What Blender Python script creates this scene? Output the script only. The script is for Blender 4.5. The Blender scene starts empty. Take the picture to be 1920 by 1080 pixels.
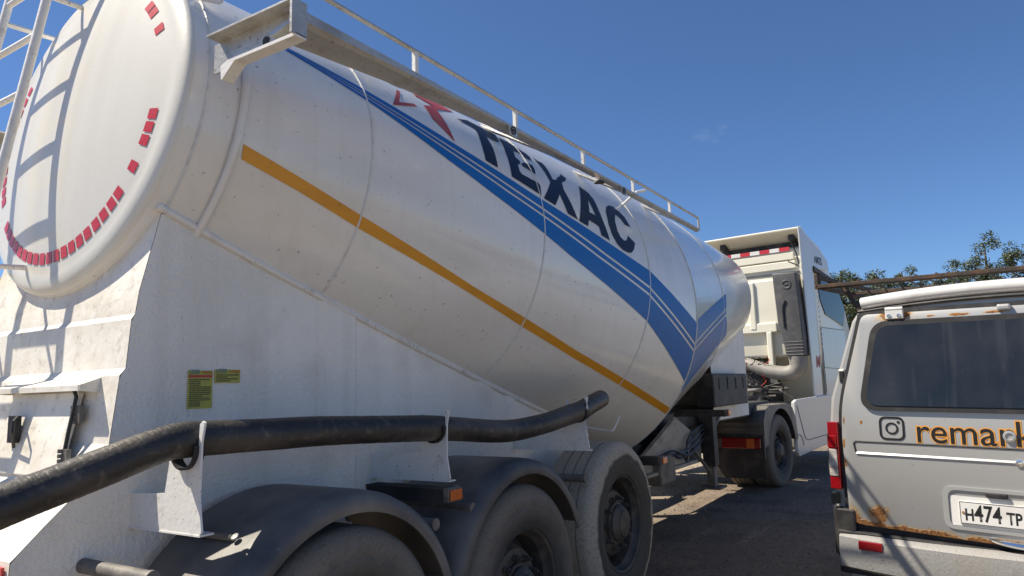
import bpy, bmesh, math, random
from math import sin, cos, pi, radians, degrees, atan2, sqrt
from mathutils import Vector, Matrix
from mathutils.geometry import tessellate_polygon
random.seed(7)
scn = bpy.context.scene
COL = scn.collection

# ------------------------------------------------------------------ camera
PITCH, ROLL, YAW = radians(8), radians(1.7), radians(32)
fw = Vector((cos(YAW)*cos(PITCH), sin(YAW)*cos(PITCH), sin(PITCH)))
rt = Vector((sin(YAW), -cos(YAW), 0)); up = rt.cross(fw)
r2 = rt*cos(ROLL) - up*sin(ROLL); u2 = up*cos(ROLL) + rt*sin(ROLL)
cam = bpy.data.cameras.new('camera'); camo = bpy.data.objects.new('camera', cam); COL.objects.link(camo)
camo.matrix_world = Matrix(((r2.x, u2.x, -fw.x, 0), (r2.y, u2.y, -fw.y, 0), (r2.z, u2.z, -fw.z, 1.65), (0, 0, 0, 1)))
cam.sensor_width = 36; cam.lens = 36*1333/1920; cam.clip_start = .05; cam.clip_end = 3000
scn.camera = camo

CIRRUS = 0.0
# ------------------------------------------------------------------ sky, sun, exposure
SUN_EL, SUN_AZ = radians(54), radians(64)          # azimuth: away from straight behind the trailer, towards its left
L = Vector((cos(SUN_EL)*cos(SUN_AZ), -cos(SUN_EL)*sin(SUN_AZ), -sin(SUN_EL)))   # travel direction of light
w = bpy.data.worlds.new('World'); scn.world = w; w.use_nodes = True
nt = w.node_tree; bg = nt.nodes['Background']
sky = nt.nodes.new('ShaderNodeTexSky'); sky.sky_type = 'NISHITA'; sky.sun_disc = False
sky.sun_elevation = SUN_EL; sky.sun_rotation = atan2(-L.x, -L.y)
sky.altitude = 1500; sky.air_density = 1.0; sky.dust_density = 0.3; sky.ozone_density = 10
tcw = nt.nodes.new('ShaderNodeTexCoord'); mpw = nt.nodes.new('ShaderNodeMapping'); mpw.inputs['Scale'].default_value = (2.2, 5.5, 9.0); mpw.inputs['Rotation'].default_value = (.35, .2, .9); mpw.inputs['Location'].default_value = (CIRRUS, 0, 0)
nzw = nt.nodes.new('ShaderNodeTexNoise'); nzw.inputs['Scale'].default_value = 1.0; nzw.inputs['Detail'].default_value = 7; nzw.inputs['Roughness'].default_value = .62
mrw = nt.nodes.new('ShaderNodeMapRange'); mrw.inputs[1].default_value = .66; mrw.inputs[2].default_value = .85; mrw.inputs[4].default_value = .30
mxw = nt.nodes.new('ShaderNodeMix'); mxw.data_type = 'RGBA'; mxw.inputs[7].default_value = (5.5, 6.2, 7.2, 1)
nt.links.new(tcw.outputs['Generated'], mpw.inputs[0]); nt.links.new(mpw.outputs[0], nzw.inputs['Vector']); nt.links.new(nzw.outputs[0], mrw.inputs[0])
nt.links.new(mrw.outputs[0], mxw.inputs[0]); nt.links.new(sky.outputs[0], mxw.inputs[6]); nt.links.new(mxw.outputs[2], bg.inputs[0]); bg.inputs[1].default_value = 0.064
sun = bpy.data.lights.new('sun', 'SUN'); sun.energy = 4.1; sun.angle = radians(.53); sun.color = (1, .91, .76)
suno = bpy.data.objects.new('sun', sun); COL.objects.link(suno); suno.location = (-20, 15, 30)
suno.rotation_euler = L.to_track_quat('-Z', 'Y').to_euler()
scn.view_settings.view_transform = 'Standard'; scn.view_settings.look = 'None'
scn.view_settings.exposure = 1.0; scn.view_settings.gamma = 1

# ------------------------------------------------------------------ helpers
GZ = .1                                            # ground level
class MB:
    def __init__(s): s.v = []; s.f = []
    def add(s, vs, fs):
        b = len(s.v); s.v += [tuple(p) for p in vs]; s.f += [tuple(i+b for i in f) for f in fs]; return s
    def box(s, x0, x1, y0, y1, z0, z1, m=None):
        vs = [Vector((x, y, z)) for x in (x0, x1) for y in (y0, y1) for z in (z0, z1)]
        if m is not None: vs = [m @ p for p in vs]
        return s.add(vs, [(0,1,3,2),(4,6,7,5),(0,4,5,1),(2,3,7,6),(0,2,6,4),(1,5,7,3)])
    def tube(s, path, r, n=10, caps=True, rfun=None):
        path = [Vector(p) for p in path]; rings = []; vs = []; fs = []
        t0 = (path[1]-path[0]).normalized()
        a = t0.cross(Vector((0, 0, 1)));
        if a.length < 1e-3: a = t0.cross(Vector((0, 1, 0)))
        a.normalize()
        for i, p in enumerate(path):
            t = (path[min(i+1, len(path)-1)] - path[max(i-1, 0)]).normalized()
            a = (a - t*a.dot(t)).normalized(); b = t.cross(a)
            rr = rfun(i/(len(path)-1)) if rfun else r
            for k in range(n):
                q = 2*pi*k/n; vs.append(p + a*rr*cos(q) + b*rr*sin(q))
        for i in range(len(path)-1):
            for k in range(n): fs.append((i*n+k, i*n+(k+1) % n, (i+1)*n+(k+1) % n, (i+1)*n+k))
        if caps: fs += [tuple(range(n))[::-1], tuple(range((len(path)-1)*n, len(path)*n))]
        return s.add(vs, fs)
    def revolve(s, prof, o, ax, n=48, a0=0, a1=2*pi, ref=None):
        """prof: (radius, along axis) list"""
        ax = Vector(ax).normalized(); o = Vector(o)
        e = Vector(ref) if ref else (Vector((0, 0, 1)) if abs(ax.z) < .9 else Vector((1, 0, 0)))
        e = (e - ax*e.dot(ax)).normalized(); g = ax.cross(e); full = abs(a1-a0-2*pi) < 1e-6
        m = n if full else n+1; vs = []; fs = []; P = len(prof)
        for k in range(m):
            q = a0+(a1-a0)*k/n
            for r, h in prof: vs.append(o + ax*h + (e*cos(q)+g*sin(q))*r)
        for k in range(n):
            k2 = (k+1) % m
            for i in range(P-1): fs.append((k*P+i, k2*P+i, k2*P+i+1, k*P+i+1))
        return s.add(vs, fs)
    def prism(s, poly, f0, f1):
        """poly: 2D list; f0,f1 map (a,b)->3D for the two faces"""
        n = len(poly); vs = [f0(*p) for p in poly] + [f1(*p) for p in poly]
        fs = [(i, (i+1) % n, n+(i+1) % n, n+i) for i in range(n)]
        tr = tessellate_polygon([[Vector((p[0], p[1], 0)) for p in poly]])
        fs += [tuple(t) for t in tr] + [tuple(n+i for i in t[::-1]) for t in tr]
        return s.add(vs, fs)
    def build(s, name, mat, parent=None, smooth=False, bevel=0, segs=2, angle=40):
        me = bpy.data.meshes.new(name); me.from_pydata(s.v, [], s.f)
        bm = bmesh.new(); bm.from_mesh(me); bmesh.ops.remove_doubles(bm, verts=bm.verts, dist=1e-5)
        bmesh.ops.recalc_face_normals(bm, faces=bm.faces)
        if bevel:
            ed = [e for e in bm.edges if len(e.link_faces) == 2 and e.calc_face_angle(0) > radians(35)]
            bmesh.ops.bevel(bm, geom=ed, offset=bevel, segments=segs, affect='EDGES', profile=.5, clamp_overlap=True)
        if smooth:
            for f in bm.faces: f.smooth = True
            for e in bm.edges:
                if len(e.link_faces) == 2 and e.calc_face_angle(0) > radians(angle): e.smooth = False
        bm.to_mesh(me); bm.free()
        o = bpy.data.objects.new(name, me); COL.objects.link(o)
        if mat: me.materials.append(mat)
        if parent:
            o.parent = parent
        return o
def box(name, mat, parent, x0, x1, y0, y1, z0, z1, bevel=.004, m=None):
    return MB().box(x0, x1, y0, y1, z0, z1, m).build(name, mat, parent, bevel=bevel)
def thing(name, label, cat, loc=(0, 0, 0), rz=0, group=None):
    o = bpy.data.objects.new(name, None); COL.objects.link(o); o.empty_display_size = .2
    o.location = loc; o.rotation_euler = (0, 0, rz); return tag(o, label, cat, group)
def tag(o, label, cat=None, group=None, kind=None):
    if label: o['label'] = label
    if cat: o['category'] = cat
    if group: o['group'] = group
    if kind: o['kind'] = kind
    return o
def keep(o, p):                                     # parent, keeping world coordinates of a mesh built in world space
    o.parent = p; o.matrix_parent_inverse = Matrix.Translation(p.location).inverted() if p.rotation_euler.z == 0 else (Matrix.LocRotScale(p.location, p.rotation_euler, None)).inverted()
    return o
def text_mesh(txt, size, offset=0, extrude=.001, bold=False, sx=1.0, shear=0):
    c = bpy.data.curves.new('text', 'FONT'); c.body = txt; c.size = size; c.offset = offset; c.extrude = extrude; c.shear = shear
    c.resolution_u = 4
    o = bpy.data.objects.new('text', c); COL.objects.link(o)
    dg = bpy.context.evaluated_depsgraph_get(); me = bpy.data.meshes.new_from_object(o.evaluated_get(dg))
    bpy.data.objects.remove(o)
    for v in me.vertices: v.co.x *= sx
    return me
def text_obj(name, me, mat, parent, M):
    me.transform(M); me.materials.clear(); me.materials.append(mat)
    o = bpy.data.objects.new(name, me); COL.objects.link(o); o.parent = parent; return o
def copy_tree(o, parent=None):
    c = o.copy(); COL.objects.link(c); c.parent = parent
    for ch in list(o.children): copy_tree(ch, c)
    return c

# ------------------------------------------------------------------ materials
def mat(name, col, rough=.5, metal=0, noise=None, bump=None, coat=0, spec=None, coords='Object'):
    """noise: list of (scale, detail, lo, hi, colour, amount); bump: (scale, strength, distance)"""
    m = bpy.data.materials.new(name); m.use_nodes = True; t = m.node_tree; b = t.nodes['Principled BSDF']
    b.inputs['Roughness'].default_value = rough; b.inputs['Metallic'].default_value = metal
    b.inputs['Base Color'].default_value = (*col, 1); b.inputs['Coat Weight'].default_value = coat
    b.inputs['Coat Roughness'].default_value = .08
    if spec is not None: b.inputs['Specular IOR Level'].default_value = spec
    tc = t.nodes.new('ShaderNodeTexCoord'); prev = None
    for i, (sc, det, lo, hi, c2, amt) in enumerate(noise or []):
        n = t.nodes.new('ShaderNodeTexNoise'); n.inputs['Detail'].default_value = det
        mp = t.nodes.new('ShaderNodeMapping'); t.links.new(tc.outputs[coords], mp.inputs[0])
        if isinstance(sc, tuple): mp.inputs['Scale'].default_value = sc; n.inputs['Scale'].default_value = 1
        else: n.inputs['Scale'].default_value = sc
        mp.inputs['Location'].default_value = (i*3.7, i*1.3, i*5.1)
        t.links.new(mp.outputs[0], n.inputs['Vector'])
        r = t.nodes.new('ShaderNodeMapRange'); r.inputs[1].default_value = lo; r.inputs[2].default_value = hi
        r.inputs[4].default_value = amt; t.links.new(n.outputs[0], r.inputs[0])
        mx = t.nodes.new('ShaderNodeMix'); mx.data_type = 'RGBA'; t.links.new(r.outputs[0], mx.inputs[0])
        if prev is None: mx.inputs[6].default_value = (*col, 1)
        else: t.links.new(prev, mx.inputs[6])
        mx.inputs[7].default_value = (*c2, 1); prev = mx.outputs[2]
    if prev is not None: t.links.new(prev, b.inputs['Base Color'])
    if bump:
        n = t.nodes.new('ShaderNodeTexNoise'); n.inputs['Scale'].default_value = bump[0]; n.inputs['Detail'].default_value = 4
        t.links.new(tc.outputs[coords], n.inputs['Vector'])
        bp = t.nodes.new('ShaderNodeBump'); bp.inputs['Strength'].default_value = bump[1]; bp.inputs['Distance'].default_value = bump[2]
        t.links.new(n.outputs[0], bp.inputs['Height']); t.links.new(bp.outputs[0], b.inputs['Normal'])
    return m
DUST = (.36, .31, .24)
M_tank = mat('tank_paint', (.79, .775, .735), .24, 0, [((.8, .8, 2.5), 5, .42, .75, (.55, .51, .44), .45), ((13, 13, .5), 6, .52, .74, (.55, .51, .44), .20), ((3, 3, .35), 5, .58, .76, (.52, .48, .41), .16), (45, 2, .69, .77, (.14, .12, .10), .6)], (2.2, .13, .05), coat=.5)
M_head = mat('head_paint', (.69, .67, .595), .34, 0, [((1.5, 6, .7), 5, .45, .8, (.55, .51, .43), .5), (60, 2, .72, .8, (.2, .17, .14), .5)], (45, .05, .01), coat=.25)
M_skirt = mat('skirt_paint', (.87, .84, .77), .55, 0, [((9, 9, .5), 5, .50, .72, (.55, .51, .43), .28), ((1.2, 3, 1), 6, .42, .75, (.55, .52, .45), .5), (95, 3, .68, .76, (.2, .18, .16), .4), (3.0, 6, .55, .8, (.42, .38, .31), .4)], (58, .6, .014))
M_rearp = mat('weathered_rear_paint', (.80, .765, .69), .5, 0, [(5, 9, .42, .70, (.56, .50, .40), .65), (22, 6, .56, .70, (.40, .35, .27), .45), (80, 3, .66, .73, (.16, .13, .10), .6)], (26, .22, .012))
M_weld = mat('weld_bead', (.66, .65, .62), .5, 0, [(20, 3, .5, .7, (.4, .37, .32), .5)], (60, .4, .01))
M_alu = mat('galvanised_steel', (.50, .49, .46), .42, .55, [(9, 5, .45, .7, (.30, .26, .21), .6), (50, 2, .6, .75, (.16, .14, .12), .6)], (60, .2, .01))
M_white = mat('white_enamel', (.74, .73, .70), .4, 0, [(14, 4, .55, .75, (.4, .36, .3), .5), (70, 2, .66, .74, (.1, .09, .08), .7)], (50, .15, .01))
M_blue = mat('blue_vinyl', (.007, .135, .43), .42, 0, [(6, 4, .5, .8, (.03, .14, .34), .4)], spec=.3)
M_navy = mat('navy_vinyl', (.006, .013, .036), .4, 0, [(8, 4, .55, .8, (.02, .03, .06), .4)], spec=.3)
M_red = mat('faded_red_vinyl', (.42, .055, .04), .4, 0, [(8, 4, .45, .8, (.55, .20, .14), .5)])
M_yellow = mat('amber_vinyl', (.66, .285, .012), .38, 0, [((2, 2, 14), 4, .5, .75, (.42, .17, .02), .4), (60, 2, .68, .76, (.1, .06, .02), .7)])
M_tape = mat('red_reflective_tape', (.50, .022, .03), .3, 0, [(160, 2, .45, .6, (.72, .10, .10), .4)])
def tyre_mat(name, dark, mud, r0, r1, amt, soft):
    m = mat(name, dark, .82, 0, None, (70, .5, .008)); t = m.node_tree; b = t.nodes['Principled BSDF']
    N = lambda k: t.nodes.new(k); tc = N('ShaderNodeTexCoord')
    mp = N('ShaderNodeMapping'); mp.inputs['Scale'].default_value = (1, 0, 1); t.links.new(tc.outputs['Object'], mp.inputs[0])
    ln = N('ShaderNodeVectorMath'); ln.operation = 'LENGTH'; t.links.new(mp.outputs[0], ln.inputs[0])
    nz = N('ShaderNodeTexNoise'); nz.inputs['Scale'].default_value = 9; nz.inputs['Detail'].default_value = 7; t.links.new(tc.outputs['Object'], nz.inputs['Vector'])
    ad = N('ShaderNodeMath'); ad.operation = 'MULTIPLY_ADD'; ad.inputs[1].default_value = soft; t.links.new(nz.outputs[0], ad.inputs[0]); t.links.new(ln.outputs['Value'], ad.inputs[2])
    mr = N('ShaderNodeMapRange'); mr.inputs[1].default_value = r0+soft/2; mr.inputs[2].default_value = r1+soft/2; mr.inputs[3].default_value = .12; mr.inputs[4].default_value = amt; t.links.new(ad.outputs[0], mr.inputs[0])
    mx = N('ShaderNodeMix'); mx.data_type = 'RGBA'; mx.inputs[6].default_value = (*dark, 1); mx.inputs[7].default_value = (*mud, 1); t.links.new(mr.outputs[0], mx.inputs[0])
    n2 = N('ShaderNodeTexNoise'); n2.inputs['Scale'].default_value = 75; n2.inputs['Detail'].default_value = 5; t.links.new(tc.outputs['Object'], n2.inputs['Vector'])
    m2 = N('ShaderNodeMapRange'); m2.inputs[1].default_value = .52; m2.inputs[2].default_value = .66; m2.inputs[4].default_value = .35; t.links.new(n2.outputs[0], m2.inputs[0])
    x2 = N('ShaderNodeMix'); x2.data_type = 'RGBA'; x2.inputs[7].default_value = (*[c*1.3 for c in dark], 1); t.links.new(m2.outputs[0], x2.inputs[0]); t.links.new(mx.outputs[2], x2.inputs[6])
    t.links.new(x2.outputs[2], b.inputs['Base Color']); return m
M_rubber = tyre_mat('tyre_rubber', (.038, .036, .033), (.235, .205, .165), .33, .46, .75, .10)
M_muddy = tyre_mat('muddy_tyre', (.03, .029, .027), (.42, .375, .30), .425, .445, .95, .07)
M_fender = mat('fender_plastic', (.06, .06, .062), .5, 0, [(3, 7, .34, .66, (.23, .205, .17), .75), (60, 2, .68, .75, (.3, .28, .25), .5)], (120, .15, .004))
M_rim = mat('wheel_steel', (.06, .058, .055), .6, .2, [(10, 5, .42, .7, (.20, .16, .12), .6)], (60, .3, .006))
M_dark = mat('chassis_black', (.022, .021, .021), .6, 0, [(6, 5, .45, .72, (.11, .095, .08), .6)], (50, .2, .006))
M_grime = mat('chassis_grey', (.16, .15, .14), .6, .1, [(7, 5, .4, .7, (.05, .045, .04), .7), (16, 4, .5, .7, (.3, .26, .2), .4)], (50, .3, .008))
M_hose = mat('hose_rubber', (.022, .021, .02), .48, 0, [((2, 8, 8), 6, .45, .72, (.15, .125, .10), .6), (30, 4, .55, .75, (.20, .17, .14), .4)], (55, .4, .006))
M_orange = mat('amber_lens', (.62, .13, .015), .25, 0, [(90, 2, .45, .6, (.4, .08, .01), .5)], coat=.4)
M_redlens = mat('red_lens', (.26, .006, .010), .14, 0, [(70, 2, .4, .6, (.22, .004, .006), .6)], coat=.6)
M_clear = mat('clear_lens', (.60, .57, .53), .15, .2, [((5, 5, 60), 2, .4, .6, (.3, .27, .25), .6)], coat=.6)
M_labely = mat('yellow_label', (.42, .40, .06), .5, 0, [(20, 3, .5, .7, (.30, .29, .08), .5)])
M_print = mat('label_print', (.05, .05, .03), .5)
M_pblue = mat('label_blue', (.03, .13, .20), .5)
M_porange = mat('label_orange', (.48, .13, .03), .5)
M_pred = mat('label_red', (.45, .05, .04), .5)
M_cab = mat('cab_cream', (.78, .745, .61), .35, 0, [((1, 1, 3), 5, .5, .8, (.60, .56, .45), .4)], coat=.4)
M_cabside = mat('cab_side_paint', (.56, .57, .56), .3, 0, [(3, 5, .5, .8, (.48, .47, .43), .4)], coat=.3)
M_plastic = mat('grey_plastic', (.065, .066, .07), .55, 0, [(8, 5, .45, .7, (.13, .12, .105), .6), (140, 2, .62, .7, (.35, .32, .28), .4)], (90, .2, .004))
M_glass = mat('dark_glass', (.010, .012, .014), .12, 0, None, spec=.25)
M_dglass = mat('dusty_glass', (.012, .014, .018), .14, 0, [((3, 3, 2), 7, .45, .75, (.07, .07, .07), .4), ((2, 14, 1.2), 6, .55, .72, (.10, .10, .10), .3), (14, 6, .66, .80, (.16, .155, .15), .25)], spec=.45)
M_van = mat('silver_paint', (.43, .43, .42), .36, .35, [((2, 2, 1.2), 5, .5, .8, (.33, .31, .28), .45), (60, 2, .72, .78, (.2, .14, .09), .6)], coat=.35)
M_vanroof = mat('roof_paint', (.72, .71, .68), .3, .1, [(9, 5, .5, .75, (.5, .47, .42), .5)], coat=.4)
def gate_mat(spots):
    m = mat('rusted_gate_paint', (.43, .43, .42), .38, .3, [((2, 2, 1.2), 5, .5, .8, (.34, .32, .28), .5), (60, 2, .72, .78, (.2, .14, .09), .6)], coat=.3)
    t = m.node_tree; b = t.nodes['Principled BSDF']; N = lambda k: t.nodes.new(k); base = b.inputs['Base Color'].links[0].from_socket
    tc = N('ShaderNodeTexCoord'); nz = N('ShaderNodeTexNoise'); nz.inputs['Scale'].default_value = 26; nz.inputs['Detail'].default_value = 8; nz.inputs['Roughness'].default_value = .65; t.links.new(tc.outputs['Object'], nz.inputs['Vector'])
    low = None
    for y, z, ry, rz in spots:
        mp = N('ShaderNodeMapping'); mp.vector_type = 'POINT'; mp.inputs['Location'].default_value = (0, -y/ry, -z/rz); mp.inputs['Scale'].default_value = (0, 1/ry, 1/rz); t.links.new(tc.outputs['Object'], mp.inputs[0])
        ln = N('ShaderNodeVectorMath'); ln.operation = 'LENGTH'; t.links.new(mp.outputs[0], ln.inputs[0])
        if low is None: low = ln.outputs['Value']
        else:
            mn = N('ShaderNodeMath'); mn.operation = 'MINIMUM'; t.links.new(low, mn.inputs[0]); t.links.new(ln.outputs['Value'], mn.inputs[1]); low = mn.outputs[0]
    ad = N('ShaderNodeMath'); ad.operation = 'MULTIPLY_ADD'; ad.inputs[1].default_value = 2.6; t.links.new(nz.outputs[0], ad.inputs[0]); t.links.new(low, ad.inputs[2])
    def ramp(lo, hi):
        r = N('ShaderNodeMapRange'); r.inputs[1].default_value = lo; r.inputs[2].default_value = hi; r.inputs[3].default_value = 0; r.inputs[4].default_value = 1; t.links.new(ad.outputs[0], r.inputs[0]); return r.outputs[0]
    def mix(a, c, f):
        x = N('ShaderNodeMix'); x.data_type = 'RGBA'; t.links.new(f, x.inputs[0]); t.links.new(a, x.inputs[6]); x.inputs[7].default_value = (*c, 1); return x.outputs[2]
    n2 = N('ShaderNodeTexNoise'); n2.inputs['Scale'].default_value = 90; n2.inputs['Detail'].default_value = 4; t.links.new(tc.outputs['Object'], n2.inputs['Vector'])
    r2_ = N('ShaderNodeMapRange'); r2_.inputs[1].default_value = .45; r2_.inputs[2].default_value = .6; t.links.new(n2.outputs[0], r2_.inputs[0])
    c = mix(base, (.44, .33, .20), ramp(2.75, 2.35)); f2 = ramp(2.35, 2.1)
    rust = N('ShaderNodeMix'); rust.data_type = 'RGBA'; rust.inputs[6].default_value = (.30, .135, .04, 1); rust.inputs[7].default_value = (.13, .05, .02, 1); t.links.new(r2_.outputs[0], rust.inputs[0])
    x = N('ShaderNodeMix'); x.data_type = 'RGBA'; t.links.new(f2, x.inputs[0]); t.links.new(c, x.inputs[6]); t.links.new(rust.outputs[2], x.inputs[7]); t.links.new(x.outputs[2], b.inputs['Base Color'])
    rr = N('ShaderNodeMapRange'); rr.inputs[3].default_value = .38; rr.inputs[4].default_value = .9; t.links.new(f2, rr.inputs[0]); t.links.new(rr.outputs[0], b.inputs['Roughness'])
    mm = N('ShaderNodeMapRange'); mm.inputs[3].default_value = .3; mm.inputs[4].default_value = 0; t.links.new(f2, mm.inputs[0]); t.links.new(mm.outputs[0], b.inputs['Metallic'])
    cc = N('ShaderNodeMapRange'); cc.inputs[3].default_value = .3; cc.inputs[4].default_value = 0; t.links.new(f2, cc.inputs[0]); t.links.new(cc.outputs[0], b.inputs['Coat Weight'])
    bp = N('ShaderNodeBump'); bp.inputs['Strength'].default_value = .6; bp.inputs['Distance'].default_value = .004; t.links.new(f2, bp.inputs['Height']); t.links.new(bp.outputs[0], b.inputs['Normal'])
    return m
M_gate = gate_mat([(.64, .80, .040, .042), (.77, .775, .03, .045), (.69, .748, .09, .016), (.45, .735, .20, .020), (.10, .724, .25, .022), (-.3, .715, .3, .024), (-.65, .705, .2, .02),
                   (.79, 1.30, .004, .02), (.797, 1.17, .005, .025), (.795, 1.06, .006, .02), (.70, 1.29, .006, .010), (.50, 1.868, .075, .034), (-.50, 1.868, .075, .034), (.20, 1.858, .05, .007), (.33, 1.858, .02, .006), (.05, 1.86, .04, .006)])
M_seal = mat('black_seal', (.014, .014, .015), .6, 0, [(10, 4, .5, .75, (.07, .065, .06), .6)])
M_rust = mat('rust', (.27, .10, .025), .9, 0, [(35, 5, .4, .62, (.44, .25, .09), .8), (80, 4, .5, .65, (.07, .03, .015), .7)], (60, .9, .01))
M_bumper = mat('worn_bumper', (.30, .295, .285), .5, .1, [(150, 3, .60, .68, (.09, .075, .06), .7), (5, 5, .5, .8, (.3, .26, .2), .5)], (60, .3, .006))
M_chrome = mat('chrome', (.75, .74, .72), .12, 1, [(12, 4, .55, .75, (.4, .36, .3), .5)])
M_elbow = mat('speckled_duct', (.24, .225, .20), .6, 0, [(10, 5, .45, .7, (.15, .135, .115), .6), (120, 2, .6, .68, (.5, .47, .42), .5)])
M_gusset = mat('dirty_grey_paint', (.34, .32, .285), .6, 0, [(7, 5, .4, .7, (.15, .13, .11), .7), (30, 4, .5, .7, (.46, .42, .35), .4)], (50, .3, .008))
M_rack = mat('rusty_rack_steel', (.05, .04, .034), .75, .2, [(14, 5, .45, .70, (.15, .08, .04), .6)], (60, .5, .006))
M_plate = mat('number_plate_white', (.74, .73, .70), .35, 0, [(9, 5, .5, .75, (.5, .44, .34), .5)])
M_ink = mat('black_ink', (.014, .014, .014), .4)
M_orangeink = mat('orange_ink', (.75, .34, .06), .45)
M_bark = mat('bark', (.10, .075, .05), .9, 0, [(8, 5, .4, .7, (.05, .04, .03), .7)])
M_leaf = mat('leaves', (.065, .09, .038), .6, 0, [(1.2, 4, .4, .7, (.115, .135, .058), .8), (.5, 3, .45, .7, (.042, .06, .028), .6)])
# ------------------------------------------------------------------ ground
def make_ground():
    m = bpy.data.materials.new('yard_ground'); m.use_nodes = True; t = m.node_tree; b = t.nodes['Principled BSDF']
    tc = t.nodes.new('ShaderNodeTexCoord'); b.inputs['Roughness'].default_value = .92
    def noise(sc, det, lo, hi, mscale=None):
        n = t.nodes.new('ShaderNodeTexNoise'); n.inputs['Scale'].default_value = sc; n.inputs['Detail'].default_value = det
        if mscale:
            mp = t.nodes.new('ShaderNodeMapping'); mp.inputs['Scale'].default_value = mscale; mp.inputs['Rotation'].default_value = (0, 0, .5)
            t.links.new(tc.outputs['Object'], mp.inputs[0]); t.links.new(mp.outputs[0], n.inputs['Vector'])
        else: t.links.new(tc.outputs['Object'], n.inputs['Vector'])
        r = t.nodes.new('ShaderNodeMapRange'); r.inputs[1].default_value = lo; r.inputs[2].default_value = hi
        t.links.new(n.outputs[0], r.inputs[0]); return r.outputs[0]
    def mix(a, c, f):
        x = t.nodes.new('ShaderNodeMix'); x.data_type = 'RGBA'; t.links.new(f, x.inputs[0])
        if isinstance(a, tuple): x.inputs[6].default_value = (*a, 1)
        else: t.links.new(a, x.inputs[6])
        x.inputs[7].default_value = (*c, 1); return x.outputs[2]
    c = mix((.16, .122, .09), (.22, .17, .125), noise(.35, 5, .40, .68))
    c = mix(c, (.115, .088, .066), noise(1.6, 5, .50, .66))
    c = mix(c, (.27, .215, .155), noise(1, 4, .62, .72, (.35, 3.2, 1)))
    c = mix(c, (.075, .06, .048), noise(28, 3, .56, .64))
    c = mix(c, (.24, .20, .16), noise(46, 2, .66, .70))
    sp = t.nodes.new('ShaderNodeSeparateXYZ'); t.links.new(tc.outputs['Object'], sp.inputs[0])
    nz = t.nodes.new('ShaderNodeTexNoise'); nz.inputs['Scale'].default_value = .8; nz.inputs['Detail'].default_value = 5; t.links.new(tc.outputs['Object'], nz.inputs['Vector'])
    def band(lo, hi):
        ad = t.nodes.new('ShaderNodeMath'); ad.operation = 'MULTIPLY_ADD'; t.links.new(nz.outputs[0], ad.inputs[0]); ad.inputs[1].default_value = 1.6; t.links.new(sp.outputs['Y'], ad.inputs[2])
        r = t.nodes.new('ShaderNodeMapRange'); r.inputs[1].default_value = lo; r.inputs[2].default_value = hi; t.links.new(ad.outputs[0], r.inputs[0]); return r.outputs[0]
    sunlit_tone = mix((.30, .25, .185), (.24, .195, .145), noise(3, 6, .4, .65))  # paler ground tone standing in for sunlight
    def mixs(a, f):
        x = t.nodes.new('ShaderNodeMix'); x.data_type = 'RGBA'; t.links.new(f, x.inputs[0]); t.links.new(a, x.inputs[6]); t.links.new(sunlit_tone, x.inputs[7]); return x.outputs[2]
    c = mixs(c, band(1.5, .9)); c = mixs(c, band(4.1, 4.5))  # shade painted into the lane's colour, sunlit tone on either side
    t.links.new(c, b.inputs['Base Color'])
    n = t.nodes.new('ShaderNodeTexNoise'); n.inputs['Scale'].default_value = 24; n.inputs['Detail'].default_value = 6
    t.links.new(tc.outputs['Object'], n.inputs['Vector'])
    bp = t.nodes.new('ShaderNodeBump'); bp.inputs['Strength'].default_value = .7; bp.inputs['Distance'].default_value = .03
    t.links.new(n.outputs[0], bp.inputs['Height']); t.links.new(bp.outputs[0], b.inputs['Normal'])
    mb = MB(); N = 60
    for i in range(N+1):                            # fine sheet near the vehicles, with gentle unevenness, coarse ring out to the horizon
        for j in range(N+1):
            x = -6+i*.6; y = -14+j*.6
            e = min(1, min(i, N-i, j, N-j)/4)
            mb.v.append((x, y, GZ + e*.012*(sin(x*1.7+y*.6)+sin(y*2.1-x*.4))*.5 - .012))
    mb.f = [(i*(N+1)+j, (i+1)*(N+1)+j, (i+1)*(N+1)+j+1, i*(N+1)+j+1) for i in range(N) for j in range(N)]
    x0, x1, y0, y1 = -6, 30, -14, 22; B = 900; z = GZ-.012
    b0 = len(mb.v)
    mb.v += [(-B, -B, z), (B, -B, z), (B, B, z), (-B, B, z), (x0, y0, z), (x1, y0, z), (x1, y1, z), (x0, y1, z)]
    mb.f += [(b0, b0+1, b0+5, b0+4), (b0+1, b0+2, b0+6, b0+5), (b0+2, b0+3, b0+7, b0+6), (b0+3, b0, b0+4, b0+7)]
    o = mb.build('ground', m); o['kind'] = 'structure'; o['label'] = 'dusty gravel and asphalt yard surface, shade and sunlight painted into its colour'
    for p in o.data.polygons: p.use_smooth = True
make_ground()

# loose stones scattered over the yard surface: uncountable
mb = MB()
M_stone = mat('loose_stone', (.20, .17, .14), .9, 0, [(30, 3, .4, .7, (.08, .07, .06), .7)])
for i in range(2600):
    x = random.uniform(3, 15); y = random.uniform(-2.5, 4.5); r = random.uniform(.004, .014)*(1+x*.03)
    a = random.random()*6.28; z = GZ + .004
    vs = [(x+r*cos(a+k*1.571)*random.uniform(.7, 1.3), y+r*sin(a+k*1.571)*random.uniform(.7, 1.3), z-.012) for k in range(4)] + [(x+random.uniform(-.3, .3)*r, y+random.uniform(-.3, .3)*r, z+r*.6)]
    mb.add(vs, [(0, 1, 4), (1, 2, 4), (2, 3, 4), (3, 0, 4)])
tag(mb.build('loose_gravel', M_stone), 'loose grit and small stones scattered on the dark yard', 'gravel', kind='stuff')

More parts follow.
